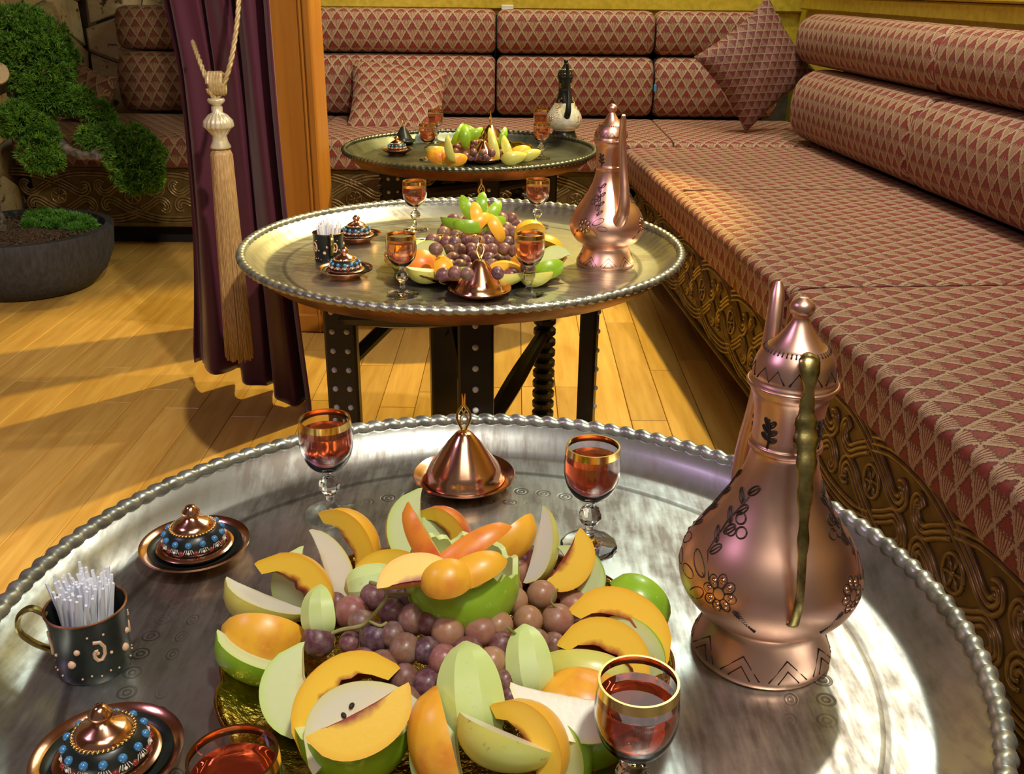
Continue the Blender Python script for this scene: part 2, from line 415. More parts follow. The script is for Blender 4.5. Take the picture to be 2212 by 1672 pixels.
wl = MB(); wl.box((wlx-.1, 4.36, 1.35), (.1, 1.24, 2.72)); wl = struct('wall_left', wl, M['mortar'])

ws = MB(); ws.box((-2.66, 1.3, 1.35), (.1, 4.9, 2.72)); struct('wall_side', ws, M['ceiling'])
def clip(poly, a, b):
    m = ((a[0]+b[0])/2, (a[1]+b[1])/2); d = (b[0]-a[0], b[1]-a[1]); out = []
    for i in range(len(poly)):
        p, q = poly[i], poly[(i+1) % len(poly)]
        sp = (p[0]-m[0])*d[0]+(p[1]-m[1])*d[1]; sq = (q[0]-m[0])*d[0]+(q[1]-m[1])*d[1]
        if sp <= 0: out.append(p)
        if (sp < 0 < sq) or (sq < 0 < sp): t = sp/(sp-sq); out.append((p[0]+(q[0]-p[0])*t, p[1]+(q[1]-p[1])*t))
    return out
def stones(parent, x0, x1, z0, z1, step, place, seed):
    rg = random.Random(seed); pts = []
    nx, nz = max(1, int((x1-x0)/step)), max(1, int((z1-z0)/(step*.8)))
    for i in range(nx):
        for j in range(nz):
            pts.append((x0+(i+.5+rg.uniform(-.42, .42)+(j % 2)*.3)*(x1-x0)/nx, z0+(j+.5+rg.uniform(-.4, .4))*(z1-z0)/nz))
    for p in pts:
        poly = [(x0, z0), (x1, z0), (x1, z1), (x0, z1)]
        for q in pts:
            if q is not p and poly: poly = clip(poly, p, q)
        if len(poly) < 3: continue
        cx = sum(v[0] for v in poly)/len(poly); cz = sum(v[1] for v in poly)/len(poly)
        h = rg.uniform(.035, .085); n = len(poly); mb = MB(); vs = []
        for sc_, hh in ((.965, -.02), (.955, h*.65), (.86, h)):
            for v in poly: vs.append(place(cx+(v[0]-cx)*sc_+rg.uniform(-.006, .006), cz+(v[1]-cz)*sc_+rg.uniform(-.006, .006), hh+(rg.uniform(-.008, .008) if hh > 0 else 0)))
        fs = [(i*n+k, i*n+(k+1) % n, (i+1)*n+(k+1) % n, (i+1)*n+k) for i in range(2) for k in range(n)] + [tuple(2*n+k for k in range(n))]
        mb.add(vs, fs); mb.build('stone', M['stone'], parent, True, 25)
stones(wl, 3.75, 4.76, 0.0, 1.6, .26, lambda a, z, h: (wlx-.05+h, a, z), 3)
stones(wb, -1.95, -.95, .3, 1.5, .25, lambda a, z, h: (a, 4.81-h, z), 5)

# ------------------------------------------------------------------ carved divan frames
K = 1/2622.
def offs(pts, d):
    out = []
    for i, p in enumerate(pts):
        a = pts[max(i-1, 0)]; b = pts[min(i+1, len(pts)-1)]; t = (b-a).normalized(); out.append(p+Vector((-t[2], 0, t[0]))*d)
    return out
def ridges(raw, trim, sp=33):
    c = spline([Vector(((x-1308)*K, 0, (1032-y)*K)) for x, y in raw], 5); mb = MB()
    for k in (-1, 0, 1):
        q = offs(c, k*sp*K); q = q[:len(q)-(trim if k*trim and (k < 0) else 0)] if trim else q
        mb.tube(q, .0052, 6, True, 1.0, up=(0, 1, 0))
    return mb
band = ridges([(500, 860), (600, 825), (700, 800), (870, 788), (1060, 800), (1265, 860), (1415, 930), (1500, 985), (1570, 1000), (1612, 960), (1600, 915), (1570, 925)], 0, 31)
hook = ridges([(1235, 890), (1130, 950), (1050, 1000), (985, 985), (950, 930), (975, 890), (1010, 915)], 0, 27)
rose = MB(); N = 20
rose.tube([(.030*math.cos(2*PI*k/N), 0, .030*math.sin(2*PI*k/N)) for k in range(N+1)], .0042, 6, False)
for k in range(6): rose.tube([(0, 0, 0), (.028*math.cos(PI/3*k+.3), 0, .028*math.sin(PI/3*k+.3))], [.0028, .0042], 5)
rose.ball((0, 0, 0), .006, 6)
me_band = band.mesh('wave_band', M['carve']); me_hook = hook.mesh('scroll', M['carve']); me_rose = rose.mesh('rosette', M['carve'])
def divan(label, fr, s0, s1, phase, t_deep, rng, group=None):
    c = fr.pt((s0+s1)/2, .04, 0); rz = fr.ang if fr is BB else fr.ang+PI
    root = thing('divan_frame', label, 'bench', c, 0)
    def part(name, m, mb): o = mb.build(name, m, root, False); o.matrix_parent_inverse = Matrix.Translation(-c); return o
    part('carved_panel', M['carve_base'], slab(fr, s0, s1, .045, .075, .086, .308, .003))
    part('top_rail', M['carve_base'], slab(fr, s0, s1, .032, .10, .300, .316, .004))
    part('bottom_rail', M['carve_base'], slab(fr, s0, s1, .032, .10, .080, .094, .004))
    part('plinth', M['dark'], slab(fr, s0, s1, .11, t_deep, 0.0, .084))
    part('seat_board', M['dark'], slab(fr, s0, s1, .08, t_deep, .10, .306))
    part('back_board', M['dark'], slab(fr, s0, s1+(.3 if fr is RB else .75), .908, .9245 if fr is BB else .945, .09, .86))
    L = 765*K; n = int((rng[1]-rng[0])/L)
    a = rng[0]+phase
    while a < rng[1]:
        for me, nm in ((me_band, 'wave_band'), (me_hook, 'scroll')):
            for flip in (0, 1):
                p = fr.pt(a, .044, .199)-c
                if fr is BB: rot = Matrix.Rotation(PI*flip, 4, 'Y')
                else: rot = Matrix.Rotation(fr.ang+PI, 4, 'Z') @ Matrix.Rotation(PI*flip, 4, 'Y')
                o = inst(nm, me, root, p); o.rotation_euler = rot.to_euler()
        p = fr.pt(a, .044, .199)-c
        inst('rosette', me_rose, root, p, (0, 0, 0 if fr is BB else rz))
        a += L
    return root
divan('long wooden divan base with gilt wave carving along the back wall', BB, -1.9, .40, .0, .9, (-1.80, .36))
divan('long wooden divan base with dark gilt scroll carving below the red side cushions', RB, -1.75, 1.86, .05, .9, (-1.55, 1.80))

# ------------------------------------------------------------------ cushions
def superell(w, h, e, n):
    out = []
    for k in range(n):
        th = -PI/2-.35-2*PI*k/n
        c, s_ = math.cos(th), math.sin(th)
        out.append((w/2*math.copysign(abs(c)**(2/e), c), h/2*math.copysign(abs(s_)**(2/e), s_)))
    return out
def roll(name, label, cat, group, fr, s0, s1, t0, t1, z0, z1, m, e=2.6, endr=.05, n=32, ns=26, wob=.004, lean=0.0, seed=0, flatb=False):
    rg = random.Random(seed+int(s0*100)); ph = rg.uniform(0, 6)
    prof = superell(t1-t0, z1-z0, e, n)
    per = [0.0]
    for k in range(n): a, b = prof[k], prof[(k+1) % n]; per.append(per[-1]+math.hypot(a[0]-b[0], a[1]-b[1]))
    mid = fr.pt((s0+s1)/2, (t0+t1)/2, z0); mb = MB(); uv = []; L = s1-s0
    ss = [endr*(1-math.cos(PI/2*i/5)) for i in range(6)]
    ss = ss + [endr+(L-2*endr)*i/ns for i in range(1, ns)] + [L-x for x in ss[::-1]]
    for a in ss:
        q = min(a, L-a); f = math.sqrt(max(0, 1-(1-min(1, q/endr))**2)); shr = endr*.8*(1-f)
        for k in range(n+1):
            t, z = prof[k % n]; rr = math.hypot(t, z)
            f2 = max(.05, (rr-shr)/rr) + wob*math.sin(a*19+ph+k*.7)*.9 + wob*math.sin(a*47+k*1.3)*.5
            p = fr.pt(s0+a, (t0+t1)/2+t*f2+lean*z, (z0+z1)/2+z*f2)-mid
            if flatb and p.z < 0: p.z = 0
            mb.v.append(tuple(p)); uv.append((s0+a, per[k]))
    N1 = n+1
    mb.f = [(i*N1+k, i*N1+k+1, (i+1)*N1+k+1, (i+1)*N1+k) for i in range(len(ss)-1) for k in range(n)]
    if fr is RB: pass
    mb.f += [tuple(range(n)), tuple((len(ss)-1)*N1+k for k in range(n))[::-1]]
    mb.mi = [0]*len(mb.f); mb.uv = uv
    o = mb.build(name, m, None, True, 60, mid); return props(o, label, cat, group)
xs = [-1.75, -.95, -.087, .609, 1.16]
nmB = ['dark bolster beside the stone wall behind the purple curtain', 'patterned bolster just right of the orange wooden post', 'patterned bolster between the two upright gaps of the back divan', 'short patterned bolster half hidden behind the pointed corner cushion']
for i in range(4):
    m = M['brocade_darker'] if i == 0 else M['brocade']
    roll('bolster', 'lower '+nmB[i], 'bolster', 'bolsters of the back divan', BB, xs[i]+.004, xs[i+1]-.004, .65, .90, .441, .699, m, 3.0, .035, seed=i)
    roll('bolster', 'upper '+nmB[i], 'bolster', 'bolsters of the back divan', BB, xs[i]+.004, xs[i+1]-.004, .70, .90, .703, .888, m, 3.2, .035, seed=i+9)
tg = MB(); tg.box((0, 0, 0), (.012, .006, .03), .002)
props(tg.build('tag', M['tag_blue'], None, False, loc=BB.pt(.612, .655, .575)), 'tiny blue tag in the gap between two back bolsters', 'tag')
tg = MB(); tg.box((0, 0, 0), (.055, .012, .022), .003); tg.box((0, -.006, -.012), (.04, .01, .01), .002)
props(tg.build('clip', M['plastic'], None, False, loc=BB.pt(-.04, .885, .893)), 'small white plastic clip below the gold wall trim', 'clip')
sx = [-1.93, -.80, .609, 1.22]
nmS = ['dark patterned seat cushion beside the potted bonsai', 'long seat cushion behind the farthest tray table', 'corner seat cushion under the pointed upright cushion']
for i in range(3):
    roll('seat_cushion', nmS[i], 'cushion', 'seat cushions of the back divan', BB, sx[i]+.003, sx[i+1]-.003, -.012, .74, .313, .44, M['brocade_darker'] if i == 0 else M['brocade'], 9, .02, n=44, wob=.002, seed=i)
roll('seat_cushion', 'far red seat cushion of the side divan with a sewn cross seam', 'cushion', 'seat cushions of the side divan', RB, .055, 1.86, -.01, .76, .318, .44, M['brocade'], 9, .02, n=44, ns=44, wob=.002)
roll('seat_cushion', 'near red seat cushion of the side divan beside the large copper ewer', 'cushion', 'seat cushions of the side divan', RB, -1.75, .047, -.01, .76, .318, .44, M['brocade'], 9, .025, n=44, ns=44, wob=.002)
sm = MB(); sm.tube([RB.pt(1.04, t*.01, .4405)+Vector((0, 0, .001*math.sin(t))) for t in range(2, 70)], .0035, 6)
so = sm.build('seam_piping', M['brocade_cushion']); sc.view_layers[0].update()
par = [o for o in COL.objects if o.get('label', '').startswith('far red seat')][0]
so.parent = par; so.matrix_parent_inverse = Matrix.Translation(-par.location)
segs = [(-1.75, -.72), (-.72, .15), (.15, 1.02), (1.02, 2.03)]
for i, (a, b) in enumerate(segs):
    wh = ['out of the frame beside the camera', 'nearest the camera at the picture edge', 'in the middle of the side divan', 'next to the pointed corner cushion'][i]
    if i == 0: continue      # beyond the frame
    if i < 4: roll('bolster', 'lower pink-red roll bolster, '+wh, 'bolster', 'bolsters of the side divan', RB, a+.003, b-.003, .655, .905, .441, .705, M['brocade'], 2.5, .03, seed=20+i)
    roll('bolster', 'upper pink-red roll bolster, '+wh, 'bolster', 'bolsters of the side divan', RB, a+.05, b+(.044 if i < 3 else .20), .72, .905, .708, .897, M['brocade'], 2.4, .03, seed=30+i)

def pillow(label, c, right, up, size, thick, m, power=1.0):
    n = 22; right = Vector(right).normalized(); up = Vector(up); up = (up-right*up.dot(right)).normalized(); nn = right.cross(up)
    mb = MB(); uv = []; rg = random.Random(len(label))
    for side in (1, -1):
        for i in range(n+1):
            for j in range(n+1):
                u, v = i/n*2-1, j/n*2-1
                e = 1-.09*(1-abs(v)**2)*1 if abs(u) > .0 else 1
                pu = u*(1-.10*(1-v*v)*abs(u)); pv = v*(1-.10*(1-u*u)*abs(v))
                th = thick/2*((1-u*u)*(1-v*v))**.42
                th += .004*math.sin(u*9+v*4)*((1-u*u)*(1-v*v))
                p = right*pu*size/2 + up*pv*size/2 + nn*th*side
                mb.v.append(tuple(p)); uv.append((pu*size/2+.3, pv*size/2+.3))
    S = (n+1)**2
    for i in range(n):
        for j in range(n):
            q = (i*(n+1)+j, (i+1)*(n+1)+j, (i+1)*(n+1)+j+1, i*(n+1)+j+1); mb.f.append(q); mb.f.append(tuple(S+k for k in q[::-1]))
    mb.mi = [0]*len(mb.f); mb.uv = uv
    o = mb.build('scatter_cushion', m, None, True, 80, c); return props(o, label, 'cushion', 'loose cushions on the divans')
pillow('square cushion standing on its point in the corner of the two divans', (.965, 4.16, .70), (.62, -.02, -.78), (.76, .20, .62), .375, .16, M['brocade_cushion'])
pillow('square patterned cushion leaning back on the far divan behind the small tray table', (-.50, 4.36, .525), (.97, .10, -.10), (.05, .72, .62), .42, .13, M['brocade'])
pillow('small dark cushion leaning against the stone wall behind the bonsai', (-1.80, 4.30, .535), (.80, -.45, -.2), (.1, .45, .85), .25, .12, M['brocade_darker'])

# ------------------------------------------------------------------ post, curtain, tassel
post = thing('wooden_post', 'orange-brown square wooden post behind the purple curtain', 'post', (-.64, 2.95, 0))
mb = MB(); mb.box((0, 0, 1.335), (.165, .16, 2.67), .004); mb.build('shaft', M['post'], post, False)
for x, wd in ((-.066, .018), (-.045, .012), (.052, .010), (.070, .022)):
    mb = MB(); mb.box((x, -.083, 1.335), (wd, .014, 2.67), .004); mb.build('moulding', M['post'], post, False)
mb = MB(); mb.box((.0, 0, .03), (.18, .175, .06), .006); mb.build('foot_block', M['post'], post, False)

NU, NV = 150, 60
mb = MB()
def cur(u, z):
    zt = .80; k = max(0, 1-((z-zt)/.75)**2) if abs(z-zt) < .75 else 0     # gather at the tie
    x = -.868 + u*.382; y = 2.47 - u*.22 + .04*math.sin(u*3)
    wdt = 1 - .20*k; xc = -.69
    x = xc+(x-xc)*wdt + .012*k
    if z > zt: x += -(z-zt)*.10*(1-u)*1.0
    amp = .040*(1-.45*k)
    ph = 2*PI*(3.6*u**1.15) + .5 + (z-zt)*(-.8 if z > zt else .25)
    f = math.sin(ph); f = math.copysign(abs(f)**.75, f)
    y += amp*f + .008*math.sin(ph*2.3+z*3); x += .014*math.cos(ph)
    return x, y
for j in range(NV+1):
    for i in range(NU+1):
        u = i/NU; z = .012+(2.45*(j/NV)**1.25)
        zz = z + (.012*math.sin(u*5) + .03*(1-u))*max(0, 1-z*2.5)
        x, y = cur(u, z); mb.v.append((x+.69, y-2.36, zz))
mb.f = [(j*(NU+1)+i, j*(NU+1)+i+1, (j+1)*(NU+1)+i+1, (j+1)*(NU+1)+i) for j in range(NV) for i in range(NU)]; mb.mi = [0]*len(mb.f)
curt = mb.build('curtain', M['curtain'], None, True, None, (-.69, 2.36, 0))
props(curt, 'plum satin curtain tied back in front of the wooden post', 'curtain')
sd = curt.modifiers.new('thickness', 'SOLIDIFY'); sd.thickness = .004

TY = 2.17
tas = thing('tieback_tassel', 'gold rope tieback with a long fringed tassel hanging on the purple curtain', 'tassel', (-.652, TY, .17))
def loc(px, py, y=TY): return PY(px, py, y)-Vector((-.652, TY, .17))
def rope(name, pts, r=.0042, n=8, parent=tas):
    c = spline(pts, n); m_ = MB(); acc = 0
    for ph in (0, 2*PI/3, 4*PI/3):
        q = []; acc = 0
        for i, p in enumerate(c):
            if i: acc += (p-c[i-1]).length
            t = (c[min(i+1, len(c)-1)]-c[max(i-1, 0)]).normalized(); a = t.cross(Vector((0, 1, 0)))
            a = a.normalized() if a.length > .05 else Vector((1, 0, 0)); b = t.cross(a); th = acc/.0045*1.05*.55+ph
            q.append(p+(a*math.cos(th)+b*math.sin(th))*r*.62)
        m_.tube(q, r*.72, 6)
    return m_.build(name, M['cord'], parent, True, None)
rope('cord', [loc(508, -300, 2.35), loc(514, -60, 2.26), loc(515, 10, 2.21), loc(508, 80, 2.19), loc(497, 140), loc(482, 185), loc(470, 214)], n=22)
rope('cord', [loc(416, 90, 2.34), loc(424, 112, 2.24), loc(436, 145, 2.2), loc(452, 185), loc(466, 214)], n=22)
kn = MB(); kp = []
for i in range(61):
    a = i/60; kp.append(loc(452+32*a, 180)+Vector((0, -.012*math.cos(a*2*PI*5), .020*math.sin(a*2*PI*5))))
kn.tube(kp, .0055, 8); kn.build('knot', M['cord'], tas)
rope('cord', [loc(452, 190)+Vector((0, -.01, 0)), loc(456, 200)+Vector((0, -.008, 0)), loc(466, 214)], n=12)
zt = [loc(470, y).z for y in (212, 222, 232, 248, 272, 290, 304, 316, 320)]
hw = lambda p: p/FPX*2.13*1.1
prof = [(hw(15), zt[0]), (hw(17), zt[0]-.004), (hw(15), zt[1]), (hw(9), zt[1]-.004), (hw(11), zt[2]), (hw(10), zt[2]-.01), (hw(18), zt[3]), (hw(27), (zt[3]+zt[4])/2), (hw(29), zt[4]), (hw(24), (zt[4]+zt[5])/2+.004), (hw(14), zt[5]-.003), (hw(15), zt[6]), (hw(20), zt[7]), (hw(20), zt[8])]
hx = loc(472, 270).x
mb = MB(); mb.lathe(prof[::-1], 72, (hx, 0, 0), lambda r, z, th, j: (r*(1+(.05*math.cos(18*th) if 4 <= j <= 8 else 0)), z), caps=True); mb.build('head', M['tassel_head'], tas, True, None)
fr_ = MB(); rg = random.Random(4); ztop, zbot = zt[7]-.004, 0.004
fr_.lathe([(.0215*.8, ztop-.30), (.0205, ztop-.05), (.0215, ztop-.012), (.016, ztop)], 24, (hx, 0, 0))
fr_.lathe([(.020, zbot+.035), (.019, ztop-.3)], 24, (hx-.004, 0, 0))
for k in range(170):
    th = 2*PI*k/170*1.0+rg.uniform(-.02, .02); r0 = .0225; rb = .029+rg.uniform(-.004, .003)
    pts = [(hx+r0*.75*math.cos(th), r0*.75*math.sin(th), ztop), (hx+r0*math.cos(th), r0*math.sin(th), ztop-.014)]
    for s_ in (.25, .5, .75, 1.0):
        r = r0+(rb-r0)*s_; a2 = th+rg.uniform(-.05, .05)
        pts.append((hx-.004*s_+r*math.cos(a2), r*math.sin(a2), ztop-.014+(zbot+rg.uniform(0, .018)-ztop+.014)*s_))
    fr_.tube(pts, .0015, 5)
fr_.build('fringe', M['fringe'], tas, True, None)

# ------------------------------------------------------------------ bonsai
BC = Vector((-1.69, 3.34, 0))
bon = thing('potted_bonsai', 'juniper bonsai in a round dark slate bowl on the wood floor', 'plant', BC)
mb = MB(); mb.lathe([(.20, 0), (.215, .004), (.262, .055), (.291, .12), (.300, .20), (.298, .206), (.272, .206), (.268, .185), (.1, .180), (.001, .18)], 96)
mb.build('pot', M['pot'], bon, True, 35)
rg = random.Random(11)
mb = MB(); mb.lathe([(.270, .178), (.2, .186), (.12, .195), (.05, .20), (.001, .20)], 60, (0, 0, 0), lambda r, z, th, j: (r, z+(.004*math.sin(th*7+j)+.003*math.sin(th*17+j*3) if j else 0)))
soil = mb.build('soil', M['soil'], bon)
mb = MB()
for k in range(900):
    r = .255*math.sqrt(rg.random()); th = rg.uniform(0, 2*PI); s_ = rg.uniform(.002, .0055)
    mb.box((r*math.cos(th), r*math.sin(th), .192+.008*(1-r/.26)), (s_*2, s_*2, s_), 0, Matrix.Rotation(rg.uniform(0, 3), 3, 'Z') @ Matrix.Rotation(rg.uniform(0, 1), 3, 'X'))
props(mb.build('bark_chips', M['soil'], soil, False), kind='stuff')
def bl(px, py, y): return PY(px, py, y)-BC
def branch(name, pts, r0, r1, n=8):
    c = spline(pts, n); m_ = MB(); L = len(c)
    c = [p+Vector((rg.uniform(-1, 1), rg.uniform(-1, 1), rg.uniform(-1, 1)))*r0*.12 for p in c]
    m_.tube(c, [(r0+(r1-r0)*i/(L-1))*(1+.10*rg.uniform(-1, 1)) for i in range(L)], 10); return m_.build(name, M['bark'], bon)
branch('trunk', [bl(-10, 505, 3.30), bl(-25, 440, 3.30), bl(-60, 330, 3.32), bl(-40, 220, 3.33), bl(8, 180, 3.33), bl(40, 205, 3.32), bl(62, 245, 3.3)], .042, .022)
branch('branch', [bl(55, 235, 3.31), bl(85, 265, 3.3), bl(110, 290, 3.28), bl(140, 318, 3.26), bl(170, 334, 3.25), bl(205, 338, 3.24), bl(235, 345, 3.24), bl(275, 368, 3.24)], .022, .010)
branch('branch', [bl(195, 338, 3.25), bl(212, 322, 3.25), bl(228, 312, 3.25)], .012, .006, 4)
branch('branch', [bl(-40, 300, 3.31), bl(0, 272, 3.26), bl(40, 285, 3.24), bl(70, 310, 3.22)], .014, .007, 5)
branch('branch', [bl(40, 205, 3.32), bl(60, 150, 3.33), bl(70, 90, 3.34)], .016, .007, 5)
branch('branch', [bl(60, 240, 3.3), bl(120, 225, 3.34), bl(180, 235, 3.33)], .012, .006, 5)
mb = MB(); mb.lathe([(.001, 0), (.032, 0), (.034, .01), (.033, .03), (.001, .031)], 20); o = mb.build('cut_branch_end', M['stone'], bon, True, 30, bl(-4, 160, 3.22)); o.rotation_euler = (1.35, 0, .4)
def foliage(name, blobs, m, density=1.0, lmin=.010, lmax=.022, up=.25, wid=.0011):
    m_ = MB(); vs = m_.v; fs = m_.f
    for px, py, y, rpx, fl in blobs:
        c = bl(px, py, y); R = rpx/FPX*3.4; n = int(density*520*(R/.09)**2)+30
        for k in range(n):
            d = Vector((rg.gauss(0, 1), rg.gauss(0, 1), rg.gauss(0, 1))).normalized()
            rr = R*(.62+.38*rg.random()**.5)*(1+.13*math.sin(d.x*5+px)*math.sin(d.z*6+d.y*4))
            p = c+Vector((d.x*rr, d.y*rr*.85, d.z*rr*fl))
            for b in range(11):
                q = (d*.9+Vector((rg.gauss(0, .55), rg.gauss(0, .55), rg.gauss(0, .55)+up))).normalized()
                L = rg.uniform(lmin, lmax); s_ = q.orthogonal().normalized()*wid*1.5; k0 = len(vs)
                s_.rotate(Matrix.Rotation(rg.uniform(0, 6), 3, q))
                vs.append(tuple(p-s_)); vs.append(tuple(p+s_)); vs.append(tuple(p+q*L*.6+s_*.9)); vs.append(tuple(p+q*L))
                vs.append(tuple(p+q*L*.6-s_*.9)); fs.append((k0, k0+1, k0+2, k0+3, k0+4))
    m_.mi = [0]*len(fs)
    return props(m_.build(name, m, bon, False), kind='stuff')
foliage('foliage_pad', [(45, 75, 3.36, 62, .9), (95, 90, 3.36, 50, .9), (80, 140, 3.32, 70, 1), (20, 110, 3.34, 55, 1), (110, 165, 3.34, 42, 1), (140, 120, 3.36, 26, 1)], M['needle'])
foliage('foliage_pad', [(95, 205, 3.30, 45, .8), (140, 215, 3.33, 38, .75), (170, 215, 3.33, 30, .8), (205, 240, 3.33, 30, .8), (225, 255, 3.33, 22, .8)], M['needle'])
foliage('foliage_pad', [(15, 262, 3.24, 40, .7), (60, 268, 3.23, 42, .7), (95, 290, 3.24, 30, .8), (45, 245, 3.25, 36, .6)], M['needle'])
foliage('foliage_pad', [(85, 332, 3.2, 38, 1), (108, 345, 3.2, 26, .9)], M['needle'])
foliage('foliage_pad', [(200, 298, 3.28, 30, .8), (245, 300, 3.27, 36, .8), (285, 315, 3.25, 46, .9), (318, 335, 3.25, 36, 1), (300, 370, 3.22, 42, 1), (275, 350, 3.21, 42, 1), (320, 385, 3.22, 30, .9), (285, 395, 3.2, 28, .7)], M['needle'])
foliage('moss', [(75, 475, 3.42, 20, .8), (100, 472, 3.43, 23, .8), (130, 479, 3.42, 26, .8), (160, 481, 3.42, 23, .8), (185, 487, 3.40, 20, .9), (115, 489, 3.36, 18, .8), (165, 497, 3.35, 15, .7), (65, 487, 3.36, 15, .7)], M['moss'], 2.2, .010, .020, .8, .0012)

# ------------------------------------------------------------------ folding stands and round trays
T1, T2, T3 = Vector((-.026, .702, 0)), Vector((-.103, 1.98, 0)), Vector((-.143, 3.24, 0))
TR = .425; TF = .47        # tray radius, height of the tray's flat inside
sb_ = MB(); sb_.ball((0, 0, 0), .0062, 6); stud_me = sb_.mesh('stud', M['stud'])
def stand(label, c, rz=0):
    t = thing('folding_stand', label, 'table stand', c, rz, None)
    legs = [(-82, .255, 'b'), (-10, .265, 'b'), (48, .265, 't'), (104, .25, 'b'), (162, .285, 't'), (192, .255, 'b')]
    tops = []
    for a, r, k in legs:
        an = math.radians(a); x, y = r*math.cos(an), r*math.sin(an); mb = MB(); H = .452
        rot = Matrix.Rotation(an, 3, 'Z') if a not in (192, -82) else Matrix.Rotation(math.radians(-92), 3, 'Z')
        if k == 'b':
            mb.box((x, y, H/2), (.034, .066, H), .005, rot)
        else:
            prof = [(.020, 0)]
            for i in range(14):
                z0 = .03+i*.026; prof += [(.018, z0), (.026, z0+.007), (.026, z0+.018), (.018, z0+.025)]
            prof += [(.024, .40), (.024, H)]; mb.lathe(prof, 14, (x, y, 0), caps=True)
        leg = mb.build('leg', M['black_wood'], t, True, 30)
        if k == 'b':
            for s_ in range(9):
                for side in (-.015, .015) if a in (192,) else (0.0,):
                    nrm = Vector((1, 0, 0)); nrm.rotate(rot); tg = Vector((0, 1, 0)); tg.rotate(rot)
                    p = Vector((x, y, .42-.042*s_)) + nrm*.017 + tg*side
                    inst('stud', stud_me, leg, p)
        tops.append(Vector((x, y, 0)))
    def rail(a, za, b, zb, r=.016, turned=False):
        mb = MB(); p0 = tops[a]+Vector((0, 0, za)); p1 = tops[b]+Vector((0, 0, zb)); n = 12
        pts = [p0.lerp(p1, i/n) for i in range(n+1)]
        rr = [r*(1+(.35*math.sin(PI*i/n)**2 if turned else 0)) for i in range(n+1)]
        mb.tube(pts, rr, 8); mb.build('rail', M['black_wood'], t)
    rail(5, .36, 0, .43, .016, True); rail(5, .43, 1, .43); rail(4, .42, 2, .42); rail(3, .43, 0, .20, .018)
    rail(3, .22, 2, .40); rail(0, .17, 2, .25, .015, True); rail(0, .42, 1, .42); rail(4, .20, 3, .38)
    rail(1, .40, 2, .40)
    mb = MB(); mb.lathe([(.001, .452), (.24, .452), (.245, .456), (.245, .462), (.24, .4655), (.001, .4655)], 48); mb.build('top_ring', M['black_wood'], t, True, 30)
    return t
def tray(label, c, seed, dark=False):
    t = thing('round_tray', label, 'tray', (c[0], c[1], 0), seed*1.1)
    R = TR; mb = MB()
    dent = lambda r, z, th, j: (r, z+(.0006*math.sin(th*5+r*30)+.0004*math.sin(th*11-r*50) if .02 < r < .375 else 0))
    prof = [(.0005, TF), (.06, TF), (.12, TF), (.18, TF), (.24, TF), (.30, TF), (.36, TF), (.380, TF), (.386, TF+.0018), (.389, TF+.0042), (.394, TF+.0066), (.405, TF+.019), (R-.009, TF+.0285), (R-.003, TF+.032)]
    mb.lathe(prof, 128, (0, 0, 0), dent); mb.build('tray_top', M['tin'] if not dark else M['tin'], t, True, None)
    mb = MB(); mb.lathe([(.001, TF-.004), (.36, TF-.004), (.388, TF-.005), (.406, TF+.010), (R-.004, TF+.024), (R, TF+.031)], 128)
    mb.build('copper_underside', M['old_copper'], t, True, None)
    mb = MB(); NS, NC, NB = 660, 8, 132
    for i in range(NS):
        th = 2*PI*i/NS
        for k in range(NC):
            ph = 2*PI*k/NC; tw = abs(math.sin(NB*th/2+ph*.5))**.6; rr = .0038+.0048*tw
            mb.v.append(((R+rr*1.1*math.cos(ph))*math.cos(th), (R+rr*1.1*math.cos(ph))*math.sin(th), TF+.033+rr*math.sin(ph)))
    mb.f = [(i*NC+k, ((i+1) % NS)*NC+k, ((i+1) % NS)*NC+(k+1) % NC, i*NC+(k+1) % NC) for i in range(NS) for k in range(NC)]; mb.mi = [0]*len(mb.f)
    mb.build('rope_rim', M['rope_tin'], t, True, None)
    return t
st2 = stand('black folding stand with pearl studs under the middle tray', T2)
dup(st2, T1, .5, 'black folding stand hidden under the nearest tray')
dup(st2, T3, .12, 'black folding stand under the farthest tray before the back divan')
tr1 = tray('large tinned round tray nearest the camera with the fruit platter', T1, 0)
tr1.scale = (.955, .955, 1)
o = dup(tr1, T2, 1.3, 'tinned round tray in the middle row on a studded stand'); o.scale = (1.035, 1.035, 1)
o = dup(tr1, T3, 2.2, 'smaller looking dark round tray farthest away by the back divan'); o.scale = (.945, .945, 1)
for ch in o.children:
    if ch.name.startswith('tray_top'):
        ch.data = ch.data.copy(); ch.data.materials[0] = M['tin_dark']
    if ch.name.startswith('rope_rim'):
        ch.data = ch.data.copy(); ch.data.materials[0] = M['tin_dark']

# ------------------------------------------------------------------ ewers
EW = [(0, .056), (.004, .0585), (.010, .0575), (.026, .050), (.036, .047), (.043, .049), (.052, .062), (.066, .0715), (.080, .0745), (.094, .0720), (.112, .0635), (.132, .050), (.152, .0385), (.172, .0300), (.190, .0262), (.194, .0285), (.198, .0285), (.202, .0265), (.222, .0268), (.236, .0290), (.242, .0318), (.246, .0328)]
EWL = [(.2465, .0330), (.2500, .0335), (.2535, .0320), (.258, .0318), (.268, .0290), (.276, .0240), (.279, .0200), (.285, .0145), (.294, .0085), (.299, .0060), (.301, .0062), (.304, .0088), (.308, .0094), (.312, .0078), (.3155, .003)]
def fine(tab, n=5):
    c = spline([(r, z, 0) for z, r in tab], n); return [(max(.0004, p.x), p.y) for p in c]
ALLP = EW + EWL
def surf(az, z, lift=.0004):
    r = interp(ALLP, z)+lift; return Vector((r*math.cos(az), r*math.sin(az), z))
